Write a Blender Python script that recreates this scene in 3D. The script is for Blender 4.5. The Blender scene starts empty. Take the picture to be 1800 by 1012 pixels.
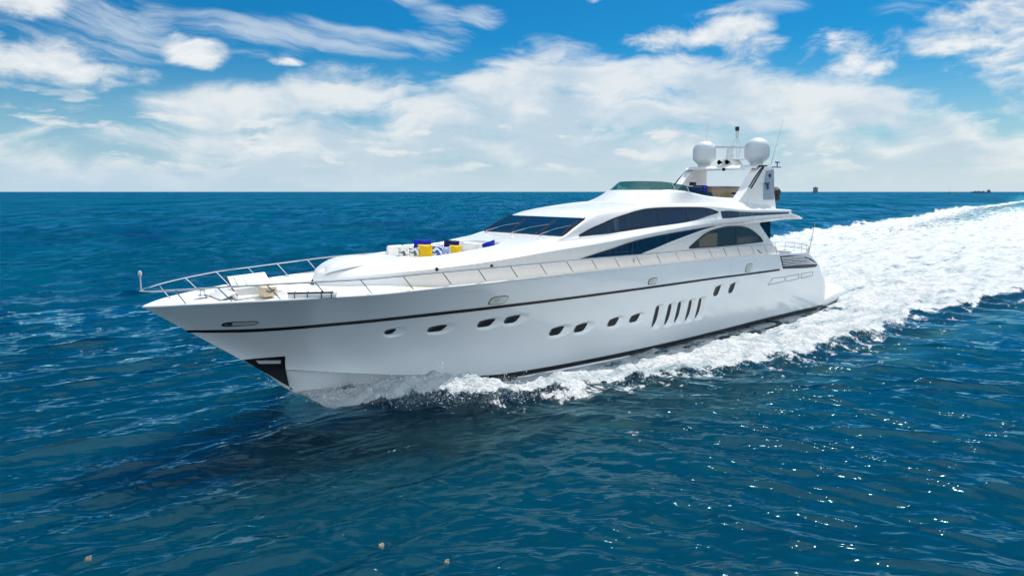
import bpy, bmesh, math, random
import numpy as np
from mathutils import Vector, Matrix, Euler

# ------------------------------------------------------------------ camera
scene = bpy.context.scene
COL = scene.collection
CAM = np.array([-4.195, -19.242, 6.0045])
YAW = math.radians(49.0)                      # the yacht lies along +X (stern) and the lens looks 49 deg off it
PITCH = math.atan(169.0 / 1200.0)
cam_data = bpy.data.cameras.new("camera")
cam_data.lens = 24.0
cam_data.sensor_width = 36.0
cam_data.clip_start = 0.2
cam_data.clip_end = 120000.0
cam = bpy.data.objects.new("camera", cam_data)
COL.objects.link(cam)
cam.location = CAM
VIEW_H = np.array([math.cos(YAW), math.sin(YAW)])
VIEW_R = np.array([math.sin(YAW), -math.cos(YAW)])
cam.rotation_euler = (math.pi / 2 - PITCH, 0.0, YAW - math.pi / 2)
scene.camera = cam

# ------------------------------------------------------------------ light
SUN_EL = math.radians(57.0)
SUN_AZ = math.radians(15.0)                   # from +X (aft) towards +Y (starboard)
sd = np.array([math.cos(SUN_EL) * math.cos(SUN_AZ), math.cos(SUN_EL) * math.sin(SUN_AZ), math.sin(SUN_EL)])
sun_data = bpy.data.lights.new("sun", 'SUN')
sun_data.energy = 4.4
sun_data.angle = math.radians(0.53)
sun_data.color = (1.0, 0.955, 0.89)
sun = bpy.data.objects.new("sun", sun_data)
COL.objects.link(sun)
sun.rotation_euler = Vector(sd).to_track_quat('Z', 'Y').to_euler()
scene.view_settings.view_transform = 'Standard'
scene.view_settings.look = 'None'
scene.view_settings.exposure = 0.44
scene.view_settings.gamma = 1.0
scene.cycles.max_bounces = 8
scene.cycles.transparent_max_bounces = 12
scene.cycles.sample_clamp_direct = 7.0
scene.cycles.sample_clamp_indirect = 3.0
scene.cycles.caustics_reflective = False
scene.cycles.caustics_refractive = False


class NT:
    """small node builder"""
    def __init__(self, tree):
        self.t = tree
        self.n = tree.nodes
        self.l = tree.links

    def new(self, typ, **kw):
        nd = self.n.new(typ)
        for k, v in kw.items():
            setattr(nd, k, v)
        return nd

    def put(self, sock, v):
        if v is None:
            return
        if hasattr(v, 'is_linked') or hasattr(v, 'links'):
            self.l.new(v, sock)
        else:
            sock.default_value = v

    def m(self, op, a, b=None, c=None, clamp=False):
        nd = self.new('ShaderNodeMath', operation=op, use_clamp=clamp)
        self.put(nd.inputs[0], a)
        self.put(nd.inputs[1], b)
        self.put(nd.inputs[2], c)
        return nd.outputs[0]

    def vm(self, op, a, b=None, out=0):
        nd = self.new('ShaderNodeVectorMath', operation=op)
        self.put(nd.inputs[0], a)
        self.put(nd.inputs[1], b)
        return nd.outputs[out]

    def ss(self, v, a, b, lo=0.0, hi=1.0):
        nd = self.new('ShaderNodeMapRange', interpolation_type='SMOOTHSTEP')
        self.put(nd.inputs[0], v)
        nd.inputs[1].default_value = a
        nd.inputs[2].default_value = b
        nd.inputs[3].default_value = lo
        nd.inputs[4].default_value = hi
        return nd.outputs[0]

    def lin(self, v, a, b, lo=0.0, hi=1.0):
        nd = self.new('ShaderNodeMapRange')
        self.put(nd.inputs[0], v)
        nd.inputs[1].default_value = a
        nd.inputs[2].default_value = b
        nd.inputs[3].default_value = lo
        nd.inputs[4].default_value = hi
        return nd.outputs[0]

    def mix(self, f, a, b):
        nd = self.new('ShaderNodeMix', data_type='RGBA')
        self.put(nd.inputs[0], f)
        self.put(nd.inputs[6], a)
        self.put(nd.inputs[7], b)
        return nd.outputs[2]

    def noise(self, vec, scale, detail=4.0, rough=0.55, dist=0.0, out=0, lac=2.0):
        nd = self.new('ShaderNodeTexNoise')
        self.put(nd.inputs['Vector'], vec)
        nd.inputs['Scale'].default_value = scale
        nd.inputs['Detail'].default_value = detail
        nd.inputs['Roughness'].default_value = rough
        nd.inputs['Distortion'].default_value = dist
        nd.inputs['Lacunarity'].default_value = lac
        return nd.outputs[out]

    def xyz(self, x, y, z=0.0):
        nd = self.new('ShaderNodeCombineXYZ')
        self.put(nd.inputs[0], x)
        self.put(nd.inputs[1], y)
        self.put(nd.inputs[2], z)
        return nd.outputs[0]

    def curve(self, v, pts):
        nd = self.new('ShaderNodeFloatCurve')
        self.put(nd.inputs['Value'], v)
        c = nd.mapping.curves[0]
        c.points[0].location = pts[0]
        c.points[1].location = pts[-1]
        for p in pts[1:-1]:
            c.points.new(*p)
        for p in c.points:
            p.handle_type = 'AUTO'
        nd.mapping.use_clip = False
        nd.mapping.update()
        return nd.outputs[0]


# ------------------------------------------------------------------ sky: Nishita with procedural cloud layers
world = bpy.data.worlds.new("World")
scene.world = world
world.use_nodes = True
W = NT(world.node_tree)
W.n.clear()
w_out = W.new('ShaderNodeOutputWorld')
w_bg = W.new('ShaderNodeBackground')
W.l.new(w_bg.outputs[0], w_out.inputs[0])
sky = W.new('ShaderNodeTexSky', sky_type='NISHITA')
sky.sun_disc = False
sky.sun_elevation = SUN_EL
sky.sun_rotation = math.pi / 2 - SUN_AZ       # measured from +Y towards +X
sky.altitude = 0.0
sky.air_density = 1.0
sky.dust_density = 0.6
sky.ozone_density = 3.0
SKY_K = 0.070
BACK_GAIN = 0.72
hs = W.new('ShaderNodeHueSaturation')
hs.inputs['Saturation'].default_value = 1.30
hs.inputs['Hue'].default_value = 0.494
W.l.new(sky.outputs[0], hs.inputs['Color'])
sky_rgb = W.vm('SCALE', hs.outputs[0])
sky_rgb.node.inputs[3].default_value = SKY_K
sky_rgb = W.vm('MULTIPLY', sky_rgb, (0.085, 0.66, 0.90))
tc = W.new('ShaderNodeTexCoord')
D = tc.outputs['Generated']
dr_ = W.vm('DOT_PRODUCT', D, (VIEW_R[0], VIEW_R[1], 0.0), out=1)
dh_ = W.vm('DOT_PRODUCT', D, (VIEW_H[0], VIEW_H[1], 0.0), out=1)
sep = W.new('ShaderNodeSeparateXYZ')
W.l.new(D, sep.inputs[0])
U = W.m('ARCTAN2', dr_, dh_)                  # azimuth of the direction
V = W.m('ARCSINE', sep.outputs[2])            # its elevation


def az_of(px):
    return math.atan((px - 900) / 1200.0)


def el_of(px, py):
    return math.atan((337 - py) / math.hypot(1200.0, px - 900))


UV = W.xyz(U, V, 0.0)
warpc = W.noise(UV, 7.0, 3.0, 0.5, out=1)
warp = W.vm('SCALE', W.vm('SUBTRACT', warpc, (0.5, 0.5, 0.5)))
warp.node.inputs[3].default_value = 0.075
UVw = W.vm('ADD', UV, warp)
STR = W.vm('MULTIPLY', UVw, (1.0, 2.6, 1.0))
n_big = W.noise(STR, 5.2, 9.0, 0.60)
n_mid = W.noise(W.vm('ADD', STR, (3.3, 1.7, 0.4)), 13.0, 8.0, 0.58)
n_fin = W.noise(W.vm('MULTIPLY', UVw, (1.0, 1.3, 1.0)), 30.0, 7.0, 0.6)

# the long bank: its upper edge follows a curve over azimuth
U01 = W.lin(U, -0.75, 0.75)
bank_px = [(-60, 215), (100, 205), (220, 185), (380, 170), (470, 146), (560, 128), (660, 138), (740, 140), (840, 118), (900, 100), (1000, 92),
           (1090, 100), (1200, 110), (1330, 120), (1420, 135), (1520, 150), (1620, 155), (1690, 190), (1760, 215), (1900, 190)]
pts = []
for px, py in bank_px:
    pts.append(((az_of(px) + 0.75) / 1.5, el_of(px, py) / 0.3))
pts = [(0.0, 0.33)] + pts + [(1.0, 0.5)]
top = W.m('MULTIPLY', W.curve(U01, pts), 0.3)
below = W.m('SUBTRACT', top, V)               # >0 inside the bank
b_edge = W.lin(below, -0.03, 0.035, -0.40, 0.20)
b_low = W.ss(V, 0.02, 0.14, -0.07, 0.10)
n_str = W.noise(W.vm('ADD', W.vm('MULTIPLY', UVw, (1.0, 7.5, 1.0)), (1.0, 5.0, 2.0)), 4.2, 7.0, 0.6)
b_low = W.m('ADD', b_low, W.m('MULTIPLY', W.m('SUBTRACT', n_str, 0.5), W.ss(V, 0.17, 0.08, 0.25, 0.75)))
bank_d = W.m('ADD', W.m('ADD', n_big, b_edge), b_low)
bank_d = W.m('ADD', bank_d, W.m('MULTIPLY', W.m('SUBTRACT', n_mid, 0.5), 0.42))
bank = W.ss(bank_d, 0.43, 0.76)
ahead = W.ss(W.m('ABSOLUTE', U), 1.7, 0.8)
bank = W.m('MULTIPLY', W.m('MULTIPLY', bank, W.ss(below, -0.045, 0.0)), W.m('ADD', W.m('MULTIPLY', ahead, 0.2), 0.8))

# separate puffs and the wedge-shaped clouds on the right
blobs = [(112, 118, 0.065, 0.030, 1.5), (165, 138, 0.075, 0.020, 1.4), (240, 141, 0.050, 0.016, 1.1), (10, 112, 0.06, 0.030, 1.3), (30, 8, 0.085, 0.026, 1.5), (110, 8, .05, .018, 1.0),
         (362, 104, 0.048, 0.022, 1.6), (335, 92, .018, .018, 1.0), (395, 115, .02, .012, 1.0), (510, 118, .03, .006, .9),
         (1040, 13, 0.018, 0.010, 1.1), (1180, 82, 0.085, 0.018, 1.1), (1270, 68, 0.068, 0.030, 1.35), (1305, 92, .05, .028, 1.1), (1280, 36, .035, .008, .75),
         (1470, 112, 0.06, 0.040, .75), (1640, 75, .10, .028, .9), (1740, 45, .09, .038, 1.25), (1830, 70, .09, .06, 1.1), (1760, 110, .08, .022, .9), (1790, 170, .06, .03, .85)]
puff_b = None
for (px, py, a, b, k) in blobs:
    du = W.m('DIVIDE', W.m('SUBTRACT', U, az_of(px)), a)
    dv = W.m('DIVIDE', W.m('SUBTRACT', V, el_of(px, py)), b)
    q = W.m('ADD', W.m('MULTIPLY', du, du), W.m('MULTIPLY', dv, dv))
    g = W.m('MULTIPLY', W.m('SUBTRACT', 1.0, q), k)
    puff_b = g if puff_b is None else W.m('SMOOTH_MAX', puff_b, g, 0.25)
puff_d = W.m('ADD', W.m('MULTIPLY', W.m('MAXIMUM', puff_b, -2.5), 0.42), W.m('ADD', W.m('MULTIPLY', W.m('SUBTRACT', n_mid, 0.5), 1.5), W.m('MULTIPLY', W.m('SUBTRACT', n_fin, 0.5), 0.75)))
puff = W.m('MULTIPLY', W.ss(puff_d, 0.0, 0.55), 0.95)

# thin wind-drawn cirrus
cs, sn = math.cos(0.16), math.sin(0.16)
cu = W.m('ADD', W.m('MULTIPLY', U, cs), W.m('MULTIPLY', V, -sn))
cv = W.m('ADD', W.m('MULTIPLY', U, sn), W.m('MULTIPLY', V, cs))
cirv = W.vm('ADD', W.xyz(W.m('MULTIPLY', cu, 3.4), W.m('MULTIPLY', cv, 26.0), 4.0), W.vm('MULTIPLY', warp, (9.0, 22.0, 0)))
n_cir = W.noise(cirv, 1.6, 9.0, 0.62)
n_cm = W.noise(UV, 6.5, 2.0, 0.5)
cb = None
for (px, py, a, b, k) in [(250, 70, .16, .045, 1.0), (480, 75, .19, .033, 1.15), (620, 88, .13, .03, 1.1), (770, 72, .07, .042, .95), (845, 48, .05, .02, .85), (1320, 30, .07, .02, .7), (120, 70, .12, .05, .6), (720, 15, .06, .02, .5), (1580, 20, .06, .03, .5)]:
    du = W.m('DIVIDE', W.m('SUBTRACT', U, az_of(px)), a)
    dv = W.m('DIVIDE', W.m('SUBTRACT', V, el_of(px, py)), b)
    q = W.m('ADD', W.m('MULTIPLY', du, du), W.m('MULTIPLY', dv, dv))
    g = W.m('MULTIPLY', W.m('MAXIMUM', W.m('SUBTRACT', 1.0, q), 0.0), k)
    cb = g if cb is None else W.m('MAXIMUM', cb, g)
cir = W.m('MULTIPLY', W.ss(W.m('ADD', W.m('MULTIPLY', n_cir, 1.0), W.m('MULTIPLY', cb, 0.26)), 0.54, 0.88), W.ss(cb, 0.0, 0.5))
cir = W.m('MULTIPLY', cir, 0.62)

# rows of small far cumulus low over the sea
lowv = W.xyz(W.m('MULTIPLY', U, 1.0), W.m('MULTIPLY', V, 3.6), 7.0)
n_low = W.noise(W.vm('ADD', lowv, warp), 13.0, 7.0, 0.55)
low = W.m('MULTIPLY', W.ss(n_low, 0.545, 0.66), W.m('MULTIPLY', W.ss(V, 0.015, 0.04), W.ss(V, 0.145, 0.09)))
low = W.m('MULTIPLY', low, 0.85)

# faked self shading of the clouds from their own thickness
shade_n = W.noise(W.vm('ADD', STR, (0.02, 0.06, 0.0)), 8.0, 6.0, 0.55)
bright = W.ss(W.m('ADD', shade_n, W.lin(below, 0.0, 0.10, 0.16, -0.07)), 0.38, 0.66)
bank_col = W.mix(bright, (0.414, 0.503, 0.574, 1), (0.636, 0.655, 0.659, 1))
puff_col = W.mix(W.ss(W.m('ADD', n_mid, W.m('MULTIPLY', puff_d, 0.22)), 0.50, 0.80), (0.488, 0.548, 0.599, 1), (0.651, 0.673, 0.681, 1))
haze_f = W.m('POWER', W.ss(V, 0.23, -0.02), 1.5)
haze_w = W.lin(U, -0.65, 0.65)
haze_col = W.mix(haze_w, (0.370, 0.488, 0.585, 1), (0.474, 0.551, 0.581, 1))
c0 = W.mix(W.m('MULTIPLY', W.m('MULTIPLY', haze_f, 0.88), W.m('ADD', W.m('MULTIPLY', ahead, 0.5), 0.5)), sky_rgb, haze_col)
c1 = W.mix(cir, c0, (0.533, 0.592, 0.644, 1))
c2 = W.mix(W.m('MULTIPLY', bank, 0.88), c1, bank_col)
c3 = W.mix(puff, c2, puff_col)
c3b = W.mix(W.m('MULTIPLY', low, 0.8), c3, (0.636, 0.647, 0.636, 1))
c4 = W.mix(W.m('MULTIPLY', W.ss(V, 0.055, 0.0), 0.70), c3b, haze_col)
W.l.new(c4, w_bg.inputs[0])
# unseen sky behind and overhead, brightened as added fill for the shaded hull side
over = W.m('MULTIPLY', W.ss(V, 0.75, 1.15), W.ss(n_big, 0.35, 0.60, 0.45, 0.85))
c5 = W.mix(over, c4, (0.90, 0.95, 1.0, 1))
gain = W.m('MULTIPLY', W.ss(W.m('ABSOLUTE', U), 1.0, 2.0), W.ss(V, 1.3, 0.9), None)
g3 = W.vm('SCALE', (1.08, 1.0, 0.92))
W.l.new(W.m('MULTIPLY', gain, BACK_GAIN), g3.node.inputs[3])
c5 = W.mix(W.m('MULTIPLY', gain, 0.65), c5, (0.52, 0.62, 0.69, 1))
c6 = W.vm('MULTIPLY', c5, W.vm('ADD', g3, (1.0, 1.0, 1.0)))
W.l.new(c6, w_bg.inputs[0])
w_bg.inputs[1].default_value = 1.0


# ------------------------------------------------------------------ numeric helpers
def pchip(xs, ys):
    xs = np.asarray(xs, float)
    ys = np.asarray(ys, float)
    h = np.diff(xs)
    d = np.diff(ys) / h
    mm = np.zeros_like(ys)
    for i in range(1, len(xs) - 1):
        if d[i - 1] * d[i] > 0:
            w1 = 2 * h[i] + h[i - 1]
            w2 = h[i] + 2 * h[i - 1]
            mm[i] = (w1 + w2) / (w1 / d[i - 1] + w2 / d[i])
    mm[0] = d[0]
    mm[-1] = d[-1]

    def f(x):
        x = np.asarray(x, float)
        i = np.clip(np.searchsorted(xs, x) - 1, 0, len(xs) - 2)
        t = np.clip((x - xs[i]) / h[i], -0.2, 1.2)
        t2, t3 = t * t, t * t * t
        return ((2 * t3 - 3 * t2 + 1) * ys[i] + (t3 - 2 * t2 + t) * h[i] * mm[i]
                + (-2 * t3 + 3 * t2) * ys[i + 1] + (t3 - t2) * h[i] * mm[i + 1])
    return f


def sstep(a, b, x):
    t = np.clip((x - a) / (b - a), 0, 1)
    return t * t * (3 - 2 * t)


def vnoise(x, y, seed=0):
    xi = np.floor(x).astype(np.int64)
    yi = np.floor(y).astype(np.int64)
    fx, fy = x - xi, y - yi
    fx = fx * fx * (3 - 2 * fx)
    fy = fy * fy * (3 - 2 * fy)

    def hsh(a, b):
        n = (a * 374761393 + b * 668265263 + seed * 974634777) & 0xFFFFFFFF
        n = ((n ^ (n >> 13)) * 1274126177) & 0xFFFFFFFF
        return ((n ^ (n >> 16)) & 0xFFFF) / 65535.0
    a = hsh(xi, yi)
    b = hsh(xi + 1, yi)
    c = hsh(xi, yi + 1)
    d = hsh(xi + 1, yi + 1)
    return (a * (1 - fx) + b * fx) * (1 - fy) + (c * (1 - fx) + d * fx) * fy


def fbm(x, y, seed=0, octv=4, gain=0.5):
    s, a, t = 0.0, 1.0, 0.0
    for o in range(octv):
        s = s + a * vnoise(x * 2 ** o + 17.3 * o, y * 2 ** o - 9.1 * o, seed + o)
        t += a
        a *= gain
    return s / t


# ------------------------------------------------------------------ the yacht's surfaces as functions
# hull: three fair lines (chine, mid line, deck edge), blended along the height
f_bd = pchip([0, .35, .72, 1.4, 2.0, 2.84, 3.7, 5.0, 6.2, 8, 10, 13, 20, 26, 29, 30.8], [0.015, .42, .74, 1.20, 1.55, 2.02, 2.36, 2.85, 3.12, 3.35, 3.46, 3.5, 3.5, 3.40, 3.22, 3.0])
f_zd = pchip([0, .84, 2.84, 5, 7.4, 12.3, 16.6, 22.8, 26, 28, 29.6, 30.8], [3.07, 3.13, 3.18, 3.20, 3.26, 3.28, 3.25, 3.21, 3.11, 3.05, 2.94, 2.72])
f_bs = pchip([1.08, 1.6, 2.6, 3.6, 4.93, 5.7, 7.7, 9.5, 12.4, 18.6, 25, 29, 32.25], [.012, .30, .80, 1.27, 1.82, 2.08, 2.62, 2.95, 3.25, 3.40, 3.36, 3.2, 2.93])
f_zs = pchip([1.08, 2.6, 5, 7.7, 9.5, 12.4, 21.5, 26, 30, 32.25], [2.27, 2.25, 2.29, 2.38, 2.42, 2.42, 2.42, 2.34, 2.22, 2.08])
f_bc = pchip([2.95, 3.64, 4.45, 5.05, 5.85, 6.5, 7.6, 8.75, 10.2, 12.7, 15.7, 19.5, 26, 33.1], [.01, .22, .55, .80, 1.08, 1.30, 1.62, 1.88, 2.15, 2.47, 2.73, 2.88, 2.94, 2.9])
f_zc = pchip([2.95, 3.64, 4.45, 5.05, 5.85, 6.5, 7.6, 8.75, 10.2, 12.7, 19.5, 27, 33.1], [.90, .84, .72, .62, .50, .40, .25, .09, -.06, -.09, -.06, 0.03, .02])
f_zk = lambda s: np.interp(s, [0, .02, .05, .1, .3, 1], [.90, 0.30, -.35, -.9, -1.3, -1.1])
f_xk = lambda s: 2.95 + 30.2 * s
WS = 0.72


def hull_side(s, w):
    """s,w arrays -> x, half breadth, z of the topsides (w: 0 chine .. 1 deck edge)"""
    xc, xs_, xd = 2.95 + s * 30.15, 1.08 + s * 31.17, s * 30.8
    la = (w - WS) * (w - 1) / (WS)
    lb = w * (w - 1) / (WS * (WS - 1))
    lc = w * (w - WS) / (1 - WS)
    x = la * xc + lb * xs_ + lc * xd
    y = la * f_bc(xc) + lb * f_bs(xs_) + lc * f_bd(xd)
    z = la * f_zc(xc) + lb * f_zs(xs_) + lc * f_zd(xd)
    e = np.clip((s - 0.955) / 0.045, 0, 1)
    y = y * (1 - 0.30 * (1 - np.sqrt(np.maximum(1 - e * e, 0))))
    return x, np.maximum(y, 0.008), z


_s = np.linspace(0, 1, 500)
_w = np.linspace(0, 1, 80)
_S, _Wm = np.meshgrid(_s, _w, indexing='ij')
_HX, _HY, _HZ = hull_side(_S, _Wm)


_XG = np.linspace(0.0, 33.4, 836)
_YG = np.stack([np.interp(_XG, _HX[:, j], _HY[:, j], left=np.nan, right=np.nan) for j in range(_HX.shape[1])], 1)
_ZG = np.stack([np.interp(_XG, _HX[:, j], _HZ[:, j]) for j in range(_HX.shape[1])], 1)


def hull_y(x, z):
    """half breadth of the topsides at (x, z)"""
    x = np.atleast_1d(np.asarray(x, float))
    z = np.atleast_1d(np.asarray(z, float))
    out = np.zeros_like(x)
    for k in range(len(x)):
        i = int(np.clip(np.searchsorted(_XG, x[k]) - 1, 0, len(_XG) - 2))
        t = (x[k] - _XG[i]) / (_XG[i + 1] - _XG[i])
        yy = np.where(np.isnan(_YG[i + 1]), 0.01, _YG[i + 1]) * t + np.where(np.isnan(_YG[i]), 0.01, _YG[i]) * (1 - t)
        zz = _ZG[i + 1] * t + _ZG[i] * (1 - t)
        out[k] = np.interp(z[k], zz, yy)
    return out


# superstructure: feature lines of its half section, by station
SX = [4.6, 4.8, 5.2, 5.8, 6.6, 7.6, 9, 10.5, 12, 12.9, 13.6, 14.3, 15, 16.2, 17.6, 19, 20, 21.4, 22.5, 24, 26, 28.1]
T = {
    'hb': [.12, .45, .95, 1.40, 1.80, 2.10, 2.32, 2.47, 2.58, 2.62, 2.64, 2.66, 2.67, 2.69, 2.71, 2.73, 2.75, 2.75, 2.75, 2.75, 2.75, 2.75],
    'y1': [.11, .43, .92, 1.37, 1.77, 2.07, 2.30, 2.45, 2.56, 2.60, 2.62, 2.64, 2.65, 2.67, 2.69, 2.71, 2.74, 2.80, 2.88, 2.92, 2.93, 2.93],
    'z1': [3.30, 3.40, 3.48, 3.57, 3.64, 3.70, 3.78, 3.88, 4.0, 4.06, 4.1, 4.15, 4.2, 4.3, 4.43, 4.54, 4.6, 4.63, 4.64, 4.66, 4.69, 4.75],
    'y2': [.06, .25, .62, 1.00, 1.35, 1.65, 1.92, 2.10, 2.26, 2.36, 2.40, 2.43, 2.46, 2.50, 2.54, 2.58, 2.64, 2.76, 2.86, 2.91, 2.92, 2.92],
    'z2': [3.38, 3.56, 3.69, 3.78, 3.85, 3.90, 3.97, 4.08, 4.23, 4.27, 4.30, 4.33, 4.37, 4.45, 4.56, 4.66, 4.72, 4.79, 4.84, 4.88, 4.90, 4.92],
    'y3': [.05, .22, .52, .85, 1.15, 1.45, 1.72, 1.95, 2.18, 2.34, 2.37, 2.40, 2.43, 2.47, 2.51, 2.55, 2.61, 2.73, 2.84, 2.90, 2.91, 2.91],
    'z3': [3.39, 3.58, 3.72, 3.82, 3.88, 3.93, 4.00, 4.12, 4.27, 4.31, 4.37, 4.41, 4.45, 4.50, 4.60, 4.69, 4.76, 4.86, 4.87, 4.905, 4.925, 4.945],
    'y4': [.04, .19, .44, .70, .95, 1.20, 1.45, 1.72, 2.08, 2.32, 2.32, 2.33, 2.35, 2.37, 2.42, 2.48, 2.55, 2.69, 2.82, 2.89, 2.90, 2.90],
    'z4': [3.40, 3.60, 3.745, 3.845, 3.90, 3.95, 4.02, 4.14, 4.29, 4.35, 4.42, 4.46, 4.50, 4.55, 4.645, 4.72, 4.79, 4.93, 4.90, 4.93, 4.95, 4.97],
    'y5': [.03, .15, .33, .50, .70, .90, 1.10, 1.40, 1.95, 2.30, 2.28, 2.27, 2.26, 2.26, 2.27, 2.30, 2.35, 2.53, 2.75, 2.87, 2.885, 2.89],
    'z5': [3.41, 3.615, 3.76, 3.865, 3.92, 3.97, 4.04, 4.16, 4.31, 4.40, 4.53, 4.70, 4.86, 5.15, 5.33, 5.36, 5.35, 5.31, 5.21, 5.08, 5.03, 5.0],
    'y6': [.02, .10, .22, .35, .50, .60, .80, 1.10, 1.85, 2.28, 2.24, 2.18, 2.13, 2.13, 2.20, 2.24, 2.29, 2.48, 2.72, 2.86, 2.88, 2.885],
    'z6': [3.415, 3.625, 3.77, 3.875, 3.93, 3.98, 4.05, 4.17, 4.32, 4.43, 4.73, 5.02, 5.20, 5.33, 5.44, 5.47, 5.46, 5.43, 5.34, 5.22, 5.18, 5.13],
    'zc': [3.42, 3.64, 3.785, 3.89, 3.945, 3.995, 4.065, 4.185, 4.335, 4.435, 4.735, 5.03, 5.34, 5.52, 5.62, 5.66, 5.65, 5.6, 5.5, 5.34, 5.26, 5.2],
}
SF = {k: pchip(SX, v) for k, v in T.items()}
NTOP = 9


def chaikin(P, n):
    for _ in range(n):
        Q = 0.75 * P[:, :-1] + 0.25 * P[:, 1:]
        R = 0.25 * P[:, :-1] + 0.75 * P[:, 1:]
        M = np.stack([Q, R], axis=2).reshape(P.shape[0], -1, P.shape[2])
        P = np.concatenate([P[:, :1], M, P[:, -1:]], axis=1)
    return P


def ss_sections(x):
    """half sections (n, rows, [y z]) of the superstructure at stations x"""
    x = np.atleast_1d(np.asarray(x, float))
    g = {k: f(x) for k, f in SF.items()}
    zb = f_zd(x) - 0.03 - .26 * sstep(5.2, 7.5, x)
    rows = []
    for t in (0.0, 0.35, 0.7):
        rows.append((g['hb'] - 0.03 * t * (x < 40), zb + (g['z1'] - 0.07 - zb) * t))
    rows.append((np.where(x > 19.5, np.minimum(g['hb'] - 0.03, g['y1']), g['y1']), g['z1'] - 0.05))
    rows.append((g['y1'], g['z1']))
    for k in '23456':
        ya, za = g['y' + k], g['z' + k]
        if k in '5':
            yp, zp = g['y4'], g['z4']
            for t in (.33, .66):
                rows.append((yp + (ya - yp) * t, zp + (za - zp) * t))
        rows.append((ya, za))
    for t in np.linspace(0.06, 1.0, NTOP):
        rows.append((g['y6'] * (1 - t), g['z6'] + (g['zc'] - g['z6']) * (1 - (1 - t) ** 2.4)))
    P = np.stack([np.stack(r, -1) for r in rows], axis=1)
    return chaikin(P, 2)


def ss_y(x, z):
    x = np.atleast_1d(np.asarray(x, float))
    z = np.atleast_1d(np.asarray(z, float))
    P = ss_sections(x)
    out = np.zeros_like(x)
    for i in range(len(x)):
        zz = np.maximum.accumulate(P[i, :, 1] + np.arange(P.shape[1]) * 1e-6)
        out[i] = np.interp(z[i], zz, P[i, :, 0])
    return out
#GEO_END


# ------------------------------------------------------------------ objects and materials helpers
def link(name, verts, faces, mats, parent=None, mat_idx=None, smooth=True, sharp=None):
    me = bpy.data.meshes.new(name)
    me.from_pydata([tuple(float(c) for c in v) for v in verts], [], [tuple(int(i) for i in f) for f in faces])
    for mt in (mats if isinstance(mats, (list, tuple)) else [mats]):
        me.materials.append(mt)
    if mat_idx is not None:
        me.polygons.foreach_set('material_index', np.asarray(mat_idx, np.int32))
    if smooth:
        me.polygons.foreach_set('use_smooth', np.ones(len(me.polygons), bool))
    me.update()
    if sharp is not None:
        me.set_sharp_from_angle(angle=math.radians(sharp))
    o = bpy.data.objects.new(name, me)
    COL.objects.link(o)
    if parent is not None:
        o.parent = parent
    return o


def tag(o, label=None, cat=None, group=None, kind=None):
    if label:
        o['label'] = label
    if cat:
        o['category'] = cat
    if group:
        o['group'] = group
    if kind:
        o['kind'] = kind
    return o


def empty(name, loc=(0, 0, 0), rz=0.0):
    o = bpy.data.objects.new(name, None)
    COL.objects.link(o)
    o.empty_display_size = 0.3
    o.location = loc
    o.rotation_euler = (0, 0, rz)
    return o


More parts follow.
